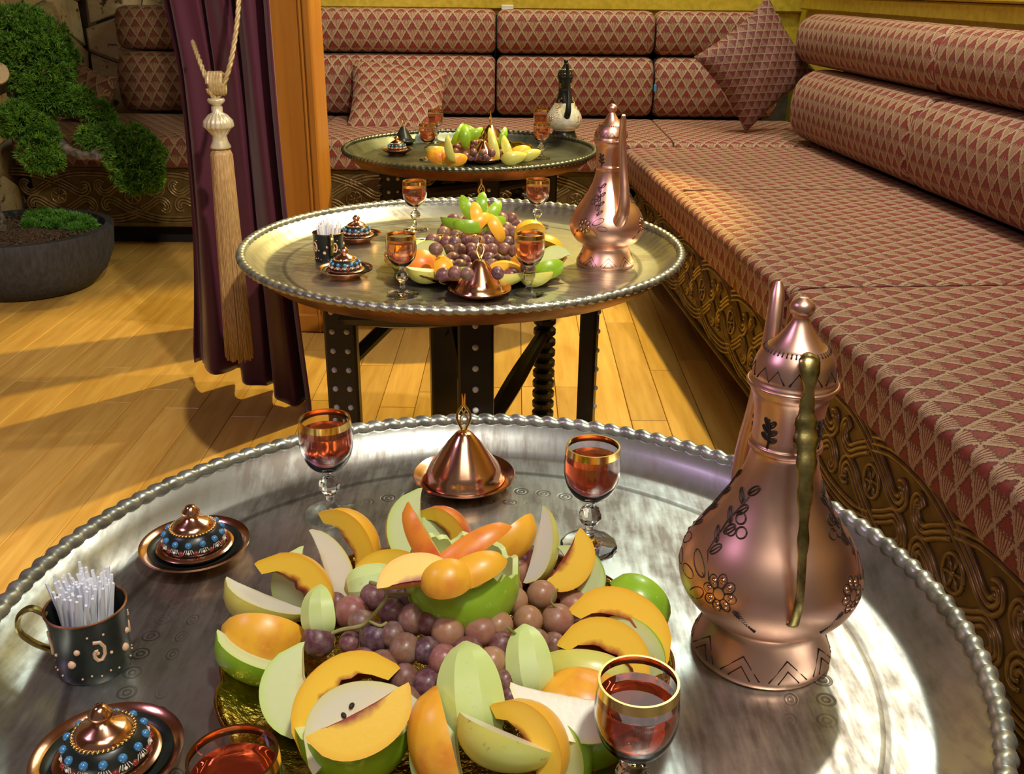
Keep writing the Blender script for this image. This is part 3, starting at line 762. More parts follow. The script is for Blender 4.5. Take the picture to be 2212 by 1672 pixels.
def ewer(label, loc, rz, group=None, mats=('copper', 'copper', 'brass', 'engrave'), detail=True):
    t = thing('ewer', label, 'ewer', loc, rz, group)
    mb = MB(); mb.lathe(fine(EW), 72, caps=True); mb.build('body', M[mats[0]], t, True, 50)
    mb = MB(); mb.lathe(fine(EWL), 60, caps=True)
    for z, r in ((.248, .0335), ): mb.tube([(r*math.cos(2*PI*k/60), r*math.sin(2*PI*k/60), z) for k in range(61)], .0017, 8, False)
    lid = mb.build('lid', M[mats[1]], t, True, 50)
    # spout toward +Y, handle toward -Y
    mb = MB(); sp = spline([(-.004, .060, .098), (-.008, .078, .125), (-.009, .074, .165), (-.007, .066, .205), (-.004, .064, .245), (-.001, .068, .275), (.002, .080, .304)], 8); L = len(sp)
    rd = [interp([(0, .0150), (.15, .0125), (.4, .0085), (.8, .0070), (.93, .0062), (1, .0035)], i/(L-1)) for i in range(L)]
    mb.tube(sp, rd, 14); mb.build('spout', M[mats[1]], t, True, 60)
    mb = MB(); hp = spline([(.0, -.071, .076), (.0, -.079, .082), (.0, -.083, .105), (.0, -.076, .14), (.0, -.066, .175), (.0, -.058, .205), (.0, -.047, .225), (.0, -.041, .243), (.0, -.0405, .262), (0, -.034, .276), (0, -.026, .281)], 8); L = len(hp)
    rr = []
    for i in range(L):
        a = i/(L-1); r = .85*interp([(0, .0035), (.04, .0055), (.12, .0042), (.30, .0040), (.33, .0058), (.36, .0040), (.42, .0062), (.6, .0105), (.72, .0060), (.78, .0045), (.85, .0085), (.92, .0095), (1, .003)], a)
        if .40 < a < .74: r *= 1+.12*(1 if (i // 3) % 2 else -.4)
        rr.append(r)
    mb.tube(hp, rr, 10, True, .42, up=(1, 0, 0)); mb.build('handle', M[mats[2]], t, True, 70)
    hb = MB(); hb.tube([(0, -.041, .246), (0, -.033, .248)], .004, 8); hb.build('hinge', M[mats[2]], t)
    if not detail: return t
    e = MB(); W = .00070; DS = 1.45
    def line(pts, az0, z0, sc_=1.0, w=W, par=None):
        out = []
        for a, b in pts:
            z = z0+b*sc_; r = max(.01, interp(ALLP, z)); out.append(surf(az0+a*sc_/r, z, .0001))
        e.tube(out, w, 5)
    def loop(cx, cz, rx, rz_, rot, az0, z0, n=14, w=W):
        line([(cx+rx*math.cos(2*PI*k/n)*math.cos(rot)-rz_*math.sin(2*PI*k/n)*math.sin(rot), cz+rx*math.cos(2*PI*k/n)*math.sin(rot)+rz_*math.sin(2*PI*k/n)*math.cos(rot)) for k in range(n+1)], az0, z0, 1, w)
    pet = MB()
    def flower(az, z, R=.0128):
        loop(0, 0, .0050, .0050, 0, az, z)
        for k in range(8):
            an = 2*PI*k/8; loop(R*.78*math.cos(an), R*.78*math.sin(an), .0052, .0040, an, az, z)
            z_ = z+R*.78*math.sin(an); pc = surf(az+R*.78*math.cos(an)/interp(ALLP, z_), z_, -.0010); pet.ball(pc, .0030, 6)
    def leaf(cx, cz, L_, rot, az, z):
        cx, cz, L_ = cx*DS, cz*DS, L_*DS
        loop(cx+L_/2*math.cos(rot), cz+L_/2*math.sin(rot), L_/2, L_*.22, rot, az, z); line([(cx, cz), (cx+L_*math.cos(rot), cz+L_*math.sin(rot))], az, z)
    def feather(cx, cz, L_, rot, az, z):
        cx, cz, L_ = cx*DS, cz*DS, L_*1.25
        line([(cx, cz), (cx+L_*math.cos(rot), cz+L_*math.sin(rot))], az, z, 1, W*2)
        for k in range(9):
            q = k/9*L_*.9
            for s_ in (-1, 1):
                line([(cx+q*math.cos(rot), cz+q*math.sin(rot)), (cx+q*math.cos(rot)+.0045*(1-k/12)*math.cos(rot+s_*.7+.2), cz+q*math.sin(rot)+.0045*(1-k/12)*math.sin(rot+s_*.7+.2))], az, z)
    for az in (-PI/2-.80, -PI/2+.80, PI/2-.95, PI/2+.95):
        m_ = 1 if az < -PI/2 or az > PI/2+.5 else -1
        m_ = -1 if abs(az+PI/2+.80) < .01 else 1
        flower(az, .089)
        feather(-m_*.010, -.006, .018, -.75 if m_ < 0 else PI+.75, az, .089)
        leaf(m_*.012, .004, .016, .5 if m_ > 0 else PI-.5, az, .089); leaf(m_*.010, -.003, .015, -.7 if m_ > 0 else PI+.7, az, .089); leaf(m_*.020, .0, .014, -.1 if m_ > 0 else PI+.1, az, .089)
        line([(m_*.008, .004), (m_*.016, .016), (m_*.012, .032), (m_*.004, .048)], az, .089, DS)
        for k in range(7):
            leaf(m_*(.014-.0015*k), .016+.0055*k, .008, (2.2 if k % 2 else .8), az, .089)
        flower_z = .125
        [loop(m_*a_*DS, b_*DS, .0045, .0040, 0, az, .089) for a_, b_ in ((.004, .037), (.0005, .031), (.007, .030))]
        line([(0, -.012), (.001, 0), (-.001, .012)], az, .212)
        for q, ro in ((-.007, .5), (-.005, 2.6), (-.001, .6), (.001, 2.5), (.005, .9), (.006, 2.2)): leaf(0, q/DS, .0052, ro, az, .212)
    for k in range(9):
        a0 = 2*PI*k/9; D = .0165
        line([(-D, -.0075), (0, .0085), (D, -.0075)], a0, .016, 1, W*1.2); line([(-D*.55, -.0085), (0, .0010), (D*.55, -.0085)], a0, .016, 1, W*1.2)
    for k in range(7):
        a0 = 2*PI*k/7+.25; D = .0125
        line([(-D, -.003), (-D*.45, .0065), (0, -.003), (D*.45, .0065), (D, -.003)], a0, .2585, 1, W*1.2)
    for k in range(44): line([(0, 0), (0, .0030)], 2*PI*k/44, .2745, 1, W)
    props(e.build('engraving', M[mats[3]], t, True, None), kind='stuff'); props(pet.build('flower_petals', M['bright_copper'], t), kind='stuff')
    return t
ew1 = ewer('large copper ewer with engraved flowers on the nearest tray', P(1640, 1400, TF), 0.0)
ew2 = dup(ew1, P(1307, 570, TF), PI+.20, 'copper ewer on the middle tray with its spout toward the camera')
e3p = P(1217, 312, TF)
ew3 = ewer('black and white enamelled ewer on a copper saucer at the farthest tray', (e3p.x, e3p.y, TF+.016), PI+.05, None, ('white_enamel', 'black_enamel', 'black_enamel', 'gilt'), True)
ew3.scale = (.84, .84, .86)
for ch in ew3.children:
    if ch.name.startswith('body'):
        ch.data.materials.append(M['black_enamel'])
        for p in ch.data.polygons:
            if p.center.z > .150 or p.center.z < .04: p.material_index = 1
mb = MB(); mb.lathe([(.001, 0), (.03, .0), (.045, .004), (.070, .013), (.074, .016), (.070, .0155), (.045, .008), (.02, .0065), (.001, .0065)], 48)
o = mb.build('saucer', M['bright_copper'], None, True, 40, (e3p.x, e3p.y, TF)); props(o, 'copper saucer under the black and white ewer', 'saucer')

# ------------------------------------------------------------------ small tableware
def glass(label, loc, group, pale=False):
    t = thing('liqueur_glass', label, 'glass', loc, random.uniform(0, 1), group)
    outer = [(.0035, .052), (.010, .0545), (.018, .060), (.0245, .070), (.0276, .082), (.0278, .094), (.0270, .104), (.0262, .112)]
    inner = [(.0252, .112), (.0260, .104), (.0266, .094), (.0264, .083), (.0232, .0715), (.016, .0625), (.008, .0585), (.0006, .0575)]
    oo = [(p.x, p.y) for p in spline([(r, z, 0) for r, z in outer], 3)]; ii = [(max(.0005, p.x), p.y) for p in spline([(r, z, 0) for r, z in inner], 3)]
    mb = MB(); mb.lathe(oo+ii, 48); mb.build('bowl', M['glass'], t, True, 60)
    mb = MB(); mb.lathe([(.0285, 0), (.0288, .0015), (.027, .004), (.018, .006), (.009, .009), (.005, .014), (.0042, .022), (.006, .0255)], 32, (0, 0, 0), lambda r, z, th, j: (r*(1+.03*math.cos(12*th)), z), caps=True); mb.build('foot', M['glass'], t, True, 40)
    mb = MB(); n = 10
    prof = [(.0055, .0255), (.009, .028), (.0115, .033), (.0115, .038), (.009, .043), (.005, .0455), (.0045, .050), (.007, .0525)]
    mb.lathe(prof, 10, caps=True); mb.build('faceted_knop', M['glass'], t, False)
    mb = MB(); mb.lathe([(.0268, .1055), (.0272, .1055), (.0264, .1126), (.0248, .1126), (.0250, .1105), (.0268, .1055)], 48); mb.build('gilt_rim', M['gilt'], t, True, 50)
    dr = [(r-.0004, z+.0004) for r, z in ii if z < .098]
    mb = MB(); mb.lathe([(.0005, .0582)]+[(max(.0006, r), z) for r, z in dr[::-1]][1:]+[(dr[0][0], .0985), (.0005, .0985)], 48); mb.build('drink', M['drink_pale' if pale else 'drink'], t, True, 50)
    return t
g1 = glass('gold-rimmed glass of red drink at the back left of the near tray', P(715, 1112, TF), 'glasses on the nearest tray')
dup(g1, (.0798, .8717, TF), .3, 'gold-rimmed glass of red drink behind the fruit, left of the large ewer')
dup(g1, (.0842, .5216, TF), .6, 'gold-rimmed glass of red drink at the right front edge of the fruit platter')
dup(g1, (-.160, .4507, TF), .9, 'gold-rimmed glass of red drink cut by the bottom edge beside the bead-topped bowl')
g2 = glass('faceted amber glass at the front left of the middle tray', P(870, 637, TF), 'glasses on the middle tray', True)
for px, py, l in ((1142, 635, 'faceted amber glass at the front right of the middle tray'), (898, 497, 'faceted amber glass at the back left of the middle tray'), (1160, 492, 'faceted amber glass at the back right of the middle tray')):
    dup(g2, P(px, py, TF), px*.1, l, 'glasses on the middle tray')
for px, py, l in ((925, 345, 'front left'), (1169, 343, 'front right'), (942, 308, 'back left'), (1168, 305, 'back right')):
    dup(g2, P(px, py, TF), px*.1, 'small amber glass at the %s of the farthest tray' % l, 'glasses on the farthest tray')

def flame(mb, z0, h):
    for s_ in (-1, 1):
        mb.tube(spline([(0, 0, z0), (s_*.003, 0, z0+h*.12), (s_*.0075, 0, z0+h*.36), (s_*.0055, 0, z0+h*.55), (s_*.001, 0, z0+h*.72), (s_*.0016, 0, z0+h)], 5), [.0016]*20+[.0014, .0012, .001, .0008, .0006, .0004], 6)
        mb.tube(spline([(s_*.002, 0, z0+h*.2), (s_*.004, .0, z0+h*.36), (0, .0008, z0+h*.5), (-s_*.003, 0, z0+h*.62)], 4), .0009, 5)
    mb.tube([(0, 0, z0-.004), (0, 0, z0+h*.08)], [.003, .0022], 8)
def cone_dish(label, loc):
    t = thing('cone_lidded_dish', label, 'dish', loc, 0)
    mb = MB(); mb.lathe([(.001, 0), (.030, 0), (.034, .003), (.052, .012), (.0575, .0165), (.0565, .018), (.050, .0145), (.040, .008), (.001, .007)], 8*9); mb.build('saucer', M['bright_copper'], t, True, 50)
    mb = MB(); mb.lathe([(.036, .0075), (.044, .010), (.046, .013), (.045, .0155), (.0435, .017), (.0425, .0215), (.038, .029), (.029, .041), (.0185, .056), (.0095, .067), (.0075, .0685), (.001, .069)], 64); mb.build('lid', M['bright_copper'], t, True, 35)
    mb = MB(); flame(mb, .0685, .046); mb.build('finial', M['gilt'], t)
    return t
c1 = cone_dish('shiny copper dish with conical lid and flame finial on the nearest tray', P(1003, 1052, TF))
dup(c1, P(1037, 640, TF), .6, 'shiny copper dish with conical lid in front of the grapes on the middle tray')
dup(c1, P(1045, 352, TF), .2, 'copper dish with conical lid in front of the fruit on the farthest tray')
dup(c1, P(1060, 312, TF), 1.0, 'copper dish with conical lid half hidden behind the fruit on the farthest tray')
o = dup(c1, P(872, 312, TF), .5, 'black dish with conical lid and gold flame finial on the farthest tray'); o.scale = (.75, .75, .9)
for ch in o.children:
    if not ch.name.startswith('finial'): ch.data = ch.data.copy(); ch.data.materials[0] = M['black_enamel']
dup(c1, P(1040, 492, TF), .3, 'copper dish with conical lid half hidden behind the grapes on the middle tray')

def bead_bowl(label, loc, rz=0):
    t = thing('enamel_lidded_bowl', label, 'bowl', loc, rz)
    mb = MB(); mb.lathe([(.001, 0), (.028, 0), (.030, .004), (.046, .012), (.0525, .0165), (.0525, .0185), (.0450, .0160), (.0440, .0140)], 64); mb.lathe([(.0300, .0115), (.035, .013), (.037, .0165), (.034, .0185), (.030, .0185)], 64); mb.build('saucer', M['bright_copper'], t, True, 50)
    mb = MB(); mb.lathe([(.0448, .0157), (.0420, .0118), (.034, .0098), (.001, .0098)], 64); mb.build('dark_well', M['black_enamel'], t, True, 50)
    mb = MB(); mb.lathe([(.0285, .0175), (.030, .019), (.030, .023), (.0280, .029), (.0230, .0345), (.0205, .036), (.001, .0362)], 64); mb.build('lid', M['black_enamel'], t, True, 50)
    mb = MB(); mb.lathe([(.0205, .0355), (.0200, .038), (.0150, .0420), (.0085, .0445), (.0060, .0475), (.0085, .0505), (.0085, .053), (.0055, .0560), (.0045, .058), (.001, .0592)], 40); mb.build('knob', M['bright_copper'], t, True, 60)
    ring = MB()
    for k in range(40): ring.ball((.0212*math.cos(2*PI*k/40), .0212*math.sin(2*PI*k/40), .0362), .0013, 5)
    ring.build('bead_ring', M['gilt'], t)
    bb = MB(); bb.ball((0, 0, 0), .0034, 6, (1, 1, 1)); bm_ = bb.mesh('bead', M['blue']); wbm = bb.mesh('bead', M['white_dot']); rbm = bb.mesh('bead', M['red_dot'])
    for k in range(13):
        a = 2*PI*k/13
        inst('bead', bm_, t, (.0272*math.cos(a), .0272*math.sin(a), .0297), (0, 0, 0), 1.0)
        inst('bead', rbm, t, (.0296*math.cos(a+.24), .0296*math.sin(a+.24), .0225), (0, 0, 0), .75)
        inst('bead', wbm, t, (.0300*math.cos(a), .0300*math.sin(a), .0228), (0, 0, 0), .42)
    fl = MB()
    for k in range(13):
        a = 2*PI*k/13
        for q in range(-2, 3): fl.tube([(.0290*math.cos(a+q*.05), .0290*math.sin(a+q*.05), .0262), (.0303*math.cos(a+q*.085), .0303*math.sin(a+q*.085), .0222)], .0004, 4)
    fl.build('painted_rays', M['white_dot'], t)
    return t
b1 = bead_bowl('copper saucer bowl with turquoise-beaded lid at the back left of the nearest tray', P(425, 1205, TF))
dup(b1, (-.286, .555, TF), .2, 'copper saucer bowl with turquoise-beaded lid in the bottom left corner')
dup(b1, P(747, 598, TF), .5, 'copper saucer bowl with beaded lid at the front left of the middle tray')
dup(b1, P(772, 522, TF), .9, 'copper saucer bowl with beaded lid behind the black cup on the middle tray')
dup(b1, P(858, 333, TF), .4, 'dark beaded bowl on copper saucer at the front left of the farthest tray')
def mug(label, loc, rz):
    t = thing('enamel_mug', label, 'mug', loc, rz)
    mb = MB(); mb.lathe([(.001, 0), (.028, 0), (.0293, .003), (.0290, .01), (.0292, .030), (.0305, .050), (.0315, .058), (.0302, .058), (.0290, .050), (.0280, .006), (.001, .005)], 56); mb.build('cup', M['black_enamel'], t, True, 50)
    mb = MB(); mb.tube([(.0312*math.cos(2*PI*k/48), .0312*math.sin(2*PI*k/48), .0585) for k in range(49)], .0011, 6, False); mb.build('rim', M['old_copper'], t)
    mb = MB(); h = spline([(-.030, 0, .054), (-.040, 0, .062), (-.050, 0, .056), (-.052, 0, .042), (-.044, 0, .030), (-.034, 0, .022), (-.029, 0, .018)], 6); mb.tube(h, .0022, 8, True, 1.7); mb.build('handle', M['brass'], t)
    mb = MB(); rg = random.Random(2)
    def sp(az, z): r = interp([(0, .0295), (.03, .0293), (.05, .0306), (.06, .0318)], z); return Vector((r*math.cos(az), r*math.sin(az), z))
    for a0 in (-1.25, .3, 1.9, 3.4):
        q = [sp(a0+.022*k*math.cos(.75*k), .030+.0011*k*math.sin(.75*k)) for k in range(2, 12)]; mb.tube(q, .0016, 6)
        mb.ball(sp(a0, .030), .0016, 6)
        for da, z, s_ in ((-.52, .034, .0026), (-.72, .022, .0034), (.35, .026, .0014), (.2, .046, .0011), (-.2, .047, .001)): mb.ball(sp(a0+da, z), s_, 6)
        for k in range(5): mb.ball(sp(a0+.25*k-.5, .008+.002*(k % 2)), .0009, 5)
    props(mb.build('painted_flowers', M['peach_paint'], t), kind='stuff'); return t
mp = Vector((-.344, .675, TF)); mg = mug('black enamel mug with painted flowers holding toothpicks on the nearest tray', mp, .25)
m2p = P(712, 562, TF); dup(mg, m2p, 1.9, 'black enamel mug holding white toothpicks on the middle tray')
tp = MB(); tp.box((0, 0, .033), (.0072, .0024, .066), .0005)
tp.v = [(v[0]*(.3 if v[2] > .064 else 1), v[1], v[2]+(.004 if v[2] > .064 else 0)) for v in tp.v]
tpm = tp.mesh('toothpick', M['paper'], False); rg = random.Random(8)
for base, lab, n in ((mp, 'white paper-wrapped toothpick standing in the near enamel mug', 84), (m2p, 'white paper-wrapped toothpick standing in the mug on the middle tray', 34)):
    for k in range(n):
        r = .024*math.sqrt((k+.5)/n); th = k*2.39996; o = inst('toothpick', tpm, None, base+Vector((r*.72*math.cos(th), r*.72*math.sin(th), .0062+rg.uniform(0, .007))))
        lean = .10+.10*r/.024; o.rotation_euler = (-math.sin(th)*lean+rg.uniform(-.03, .03), math.cos(th)*lean+rg.uniform(-.03, .03), rg.uniform(0, 3))
        props(o, lab, 'toothpick', lab.replace('toothpick', 'toothpicks'))

# ------------------------------------------------------------------ fruit platters
def platter(label, c, group=None):
    t = thing('fruit_platter', label, 'plate', c, 0, group); mb = MB()
    sc_ = lambda r, z, th, j: (r*(1+(.030*abs(math.cos(9*th))**.7-.015 if r > .15 else 0)), z+(.0035*abs(math.cos(9*th)) if r > .16 else 0))
    mb.lathe([(.001, 0), (.09, 0), (.11, .001), (.135, .006), (.158, .012), (.172, .019), (.178, .0225), (.1785, .0245), (.176, .0250), (.170, .0215), (.156, .0145), (.134, .0085), (.11, .0040), (.001, .0035)], 144, (0, 0, 0), sc_)
    mb.build('dish', M['plate'], t, True, None)
    mb = MB(); N = 240
    q = []
    for k in range(N+1):
        th = 2*PI*k/N; r, z = sc_(.1780, .0245, th, 1); q.append((r*math.cos(th), r*math.sin(th), z))
    mb.tube(q, .0013, 6, False); mb.build('rim', M['bright_copper'], t)
    return t
PC1 = Vector((-.049, .655, TF))
pl1 = platter('gold scalloped fruit platter on the nearest tray', PC1)
p2 = P(1027, 580, TF); p3 = P(1045, 335, TF)
dup(pl1, p2, .3, 'gold scalloped fruit platter on the middle tray'); o = dup(pl1, p3, .7, 'gold fruit platter on the farthest tray'); o.scale = (.9, .9, 1)

def wedge(name, label, kind, c, Aax, Sdir, half, R, Lh, group=None, rin=None, asym=0.0, skin=None):
    # Aax: long axis, Sdir: direction of the skin, half: half angle of the wedge, Lh: half length
    A = Vector(Aax).normalized(); S = Vector(Sdir); S = (S-A*S.dot(A)).normalized(); Tn = A.cross(S)
    nt = 15; na = 3 if kind == 'peeled' else 9
    R *= 1.06; Lh *= 1.05
    def rout(t):
        if kind == 'pear': return R*max(.02, (1-t*t))**.5*(.72+.36*((1-t)/2)**.8) if t < 1 else .02*R
        if kind == 'peeled': return R*(1-abs(t)**2.6)**.62*(1-.14*t)
        return R*max(0.0, 1-abs(t)**2.1)**.5
    if rin is None: rin = {'peach': .40, 'apple': .14, 'pear': .10, 'peeled': .12}[kind]
    rg = random.Random(label)
    def rinn(t):
        e = max(0, 1-(abs(t)/.70)**2.2)
        base = rin*R*e**.5 if kind == 'peach' else rin*R*(1-abs(t)**4)
        return min(base*(1+rg.uniform(-.12, .10)), rout(t)*.93)
    ri = [0]*(nt+1); ts = [-.995+1.99*i/nt for i in range(nt+1)]
    for i in range(nt+1): ri[i] = rinn(ts[i])
    def pt(t, a, r):
        return A*(t*Lh) + (S*math.cos(a)+Tn*math.sin(a))*r
    shift = S*(-R*.45); mb = MB(); mb.core = []; vs = mb.v
    angs = [-half+2*half*k/na for k in range(na+1)]; nc = 5
    def grid(rows, cols, fn, flip=False):
        k0 = len(vs)
        for i in range(rows+1):
            for j in range(cols+1):
                p, cval = fn(i, j); vs.append(tuple(p+shift)); mb.core.append(cval)
        for i in range(rows):
            for j in range(cols):
                q = (k0+i*(cols+1)+j, k0+i*(cols+1)+j+1, k0+(i+1)*(cols+1)+j+1, k0+(i+1)*(cols+1)+j); mb.f.append(q[::-1] if flip else q)
    grid(nt, na, lambda i, j: (pt(ts[i], angs[j], rout(ts[i])-.0002), 0.0))
    for s_, fl in ((1, False), (-1, True)):
        grid(nt, nc, lambda i, j: (pt(ts[i], s_*half, rout(ts[i])+(ri[i]-rout(ts[i]))*j/nc), (1-abs(ts[i])**3)*j/nc), fl)
    grid(nt, na, lambda i, j: (pt(ts[i], angs[j], ri[i]), 1.0), True)
    mb.mi = [0]*len(mb.f)
    fm = {'peach': 'peach_flesh', 'apple': 'apple_flesh', 'pear': 'pear_flesh', 'peeled': 'peeled'}[kind]
    o = mb.build(name, M[fm], None, True, 35, c); props(o, label, kind if kind in ('apple', 'pear', 'peach') else 'fruit', group)
    sk = MB()
    for lift in (.0002, -.0006):
        for i in range(nt+1):
            for j in range(na+1): sk.v.append(tuple(pt(ts[i], angs[j]*(1 if lift > 0 else .99), rout(ts[i])*(1 if kind == 'peeled' else 1)+lift)+shift))
    N1 = (nt+1)*(na+1)
    for i in range(nt):
        for j in range(na):
            q = (i*(na+1)+j, i*(na+1)+j+1, (i+1)*(na+1)+j+1, (i+1)*(na+1)+j); sk.f.append(q); sk.f.append(tuple(N1+x for x in q[::-1]))
    for i in range(nt):
        for j in (0, na): a, b = i*(na+1)+j, (i+1)*(na+1)+j; sk.f.append((a, b, b+N1, a+N1))
    sk.mi = [0]*len(sk.f)
    sk.build('peel', M[skin or {'peach': 'peach_skin', 'apple': 'apple_skin', 'pear': 'pear_skin', 'peeled': 'peel'}[kind]], o, True, 18 if kind == 'peeled' else 35)
    return o
def view(px, py):
    B = -(CF + CR*((px-1106)/FPX) - CU*((py-836)/FPX)).normalized(); Rr = CU.cross(B).normalized(); Uu = B.cross(Rr); return Rr, Uu, B
def slice_(name, label, kind, px, py, z, ang, s, half, R, Lh, tilt=0, group=None, **kw):
    Rr, Uu, B = view(px, py); a = math.radians(ang); tl = math.radians(tilt)
    dirA = Rr*math.cos(a)+Uu*math.sin(a); Nn = -Rr*math.sin(a)+Uu*math.cos(a)
    A_ = dirA*math.cos(tl)+B*math.sin(tl); B_ = A_.cross(Nn).normalized(); sr = math.radians(s)
    return wedge(name, label, kind, P(px, py, z), A_, Nn*math.cos(sr)+B_*math.sin(sr), math.radians(half), R, Lh, group, **kw)
G1 = 'fruit slices on the nearest platter'
FR = [  # kind, px, py, z, screen angle, skin roll, half angle, R, half length, label, extras
 ('pear', 566, 1312, .512, -25, 150, 34, .030, .036, 'long pale pear wedge at the left edge of the platter', {}),
 ('peach', 572, 1378, .508, -13, 100, 40, .030, .034, 'peach wedge with a blushed tip lying skin up at the left edge of the platter', {}),
 ('apple', 545, 1428, .498, -25, 152, 32, .030, .034, 'green apple wedge under the blushed peach at the left edge', {}),
 ('apple', 628, 1500, .506, -82, 205, 26, .036, .034, 'round green apple slice at the front left behind the peach crescent', {}),
 ('peach', 728, 1502, .522, 42, -18, 26, .040, .043, 'yellow peach crescent curving over the white pear half at the front left', {'rin': .55}),
 ('pear', 770, 1548, .522, 28, -24, 30, .044, .041, 'white pear half with seeds at the front left', {}),
 ('peach', 790, 1570, .536, 25, 203, 24, .029, .036, 'peach wedge lying across the white pear half', {'rin': .08}),
 ('apple', 768, 1606, .505, 2, 148, 30, .044, .041, 'thick green apple wedge at the bottom edge under the peach wedge', {}),
 ('apple', 955, 1635, .500, -82, 205, 26, .036, .034, 'round green apple slice at the bottom edge behind the upright peach', {}),
 ('peach', 948, 1606, .520, -76, 128, 38, .028, .036, 'upright peach wedge with orange skin at the bottom centre', {'skin': 'peach_skin', 'rin': .12}),
 ('peeled', 1015, 1500, .532, 97, 85, 56, .027, .036, 'large faceted peeled pear piece leaning on the grapes at the front', {}),
 ('peeled', 1142, 1430, .532, 98, 88, 50, .021, .027, 'small faceted peeled pear piece right of the grapes', {}),
 ('pear', 1258, 1446, .512, 172, 100, 44, .021, .038, 'narrow pale pear wedge behind the white pear slice at the right', {}),
 ('peach', 1262, 1508, .515, -12, 48, 36, .030, .034, 'peach wedge behind the large white pear slice', {}),
 ('pear', 1232, 1546, .523, 172, -12, 28, .034, .043, 'large white pear slice beside the right front glass', {}),
 ('apple', 1272, 1590, .500, -8, 118, 36, .030, .034, 'green apple wedge under the large white pear slice', {}),
 ('pear', 1086, 1612, .527, -22, 140, 42, .027, .034, 'short pear quarter with yellow skin and white tip at the bottom', {}),
 ('peach', 1158, 1602, .518, -62, 0, 38, .037, .034, 'peach wedge with dark pit mark at the bottom right of centre', {'rin': .38}),
 ('apple', 1228, 1632, .502, -75, 10, 30, .027, .028, 'small green apple wedge right of the pit-marked peach', {}),
 ('peach', 1352, 1338, .524, -26, -22, 26, .037, .042, 'long peach crescent at the right edge of the platter', {'rin': .42}),
 ('apple', 1386, 1296, .508, -38, 62, 36, .026, .029, 'green apple wedge behind the long peach crescent at the right edge', {}),
 ('apple', 1375, 1398, .504, -48, -8, 30, .034, .034, 'pale apple slice with green skin at the right rim of the platter', {}),
 ('peach', 1316, 1398, .524, -22, -22, 28, .034, .036, 'peach crescent leaning on the pale apple slice at the right', {'rin': .35}),
 ('apple', 1262, 1242, .512, -70, -12, 28, .031, .030, 'round apple slice beside the back right glass', {}),
 ('peach', 1236, 1218, .526, 58, 212, 28, .027, .029, 'peach wedge leaning on the round apple slice at the back right', {'rin': .12}),
 ('pear', 1178, 1182, .528, 76, 172, 34, .025, .034, 'upright white pear wedge at the back right', {}),
 ('peach', 1103, 1170, .528, 44, 118, 42, .022, .030, 'yellow peach wedge with red tip behind the carved apple', {}),
 ('peach', 972, 1146, .516, -55, 8, 32, .031, .030, 'peach wedge with brown pit cavity at the very back of the platter', {'skin': 'peach_red', 'rin': .42}),
 ('apple', 928, 1158, .508, 2, -22, 26, .030, .028, 'round pale apple slice at the back centre', {}),
 ('apple', 884, 1148, .524, 97, -10, 26, .037, .037, 'tall pale apple slice standing at the back left of the carved apple', {'skin': 'pear_skin'}),
 ('peach', 766, 1168, .520, -62, 6, 34, .037, .037, 'large peach wedge standing beside the back left glass', {'rin': .38}),
 ('pear', 722, 1218, .520, 108, 196, 28, .026, .034, 'white pear wedge standing at the back left', {}),
 ('peach', 842, 1222, .534, 2, -18, 28, .023, .031, 'thin yellow peach slice left of the carved apple', {'rin': .3}),
 ('peeled', 806, 1258, .526, 12, 85, 50, .019, .024, 'peeled pear chunk behind the grape stem', {}),
 ('apple', 636, 1268, .506, -80, 202, 24, .032, .032, 'round green apple slice behind the left peach crescent', {}),
 ('peach', 652, 1272, .522, -55, -8, 28, .041, .039, 'peach crescent with pit mark on the left side of the platter', {'rin': .48}),
 ('peeled', 690, 1322, .528, 95, 70, 48, .018, .021, 'small peeled pear cube left of the grapes', {}),
]
for k, px, py, z, an, s, hf, R, Lh, lab, kw in FR:
    slice_(('pear' if k == 'peeled' else k)+'_slice', lab, k, px, py, z, an, s, hf, R, Lh, 0, G1, **kw)

# grapes
gm = MB(); gm.ball((0, 0, 0), 1.0, 16); grape_mesh = gm.mesh('grape', M['grape']); grape_tan = gm.mesh('grape', M['grape_tan'])
def bunch(label, base, items, zfun, dz=0, group=None):
    t = thing('grape_bunch', label, 'grapes', base, 0, group); rg = random.Random(len(label)); cs = []
    for px, py, r, tan in items:
        z = .50
        for _ in range(6): q = P(px, py, z); z = zfun(q)
        q = P(px, py, z); d = (q-CAM).dot(CF); R = r/FPX*d*.97
        o = inst('grape', grape_tan if tan else grape_mesh, t, q-Vector(base), (rg.uniform(0, 3), rg.uniform(0, 3), rg.uniform(0, 3)), (R, R, R*rg.uniform(1.0, 1.12))); cs.append(q-Vector(base))
    return t, cs
def mound(c, h0, h, rad):
    return lambda q: h0 + h*max(0.0, 1-((q-c).xy.length/rad)**2)
mz = mound(PC1+Vector((-.0, .012, 0)), .490, .062, .125)
right_g = [(1147, 1213, 35, 1), (1116, 1238, 32, 1), (1172, 1250, 31, 1), (1170, 1285, 33, 1), (1227, 1268, 35, 1), (1242, 1306, 34, 1), (1140, 1340, 34, 1), (1204, 1340, 37, 1), (1110, 1298, 32, 1), (1195, 1390, 26, 0), (1268, 1328, 30, 0), (1160, 1385, 28, 0), (1250, 1365, 28, 0), (1225, 1395, 22, 0), (1100, 1270, 30, 1)]
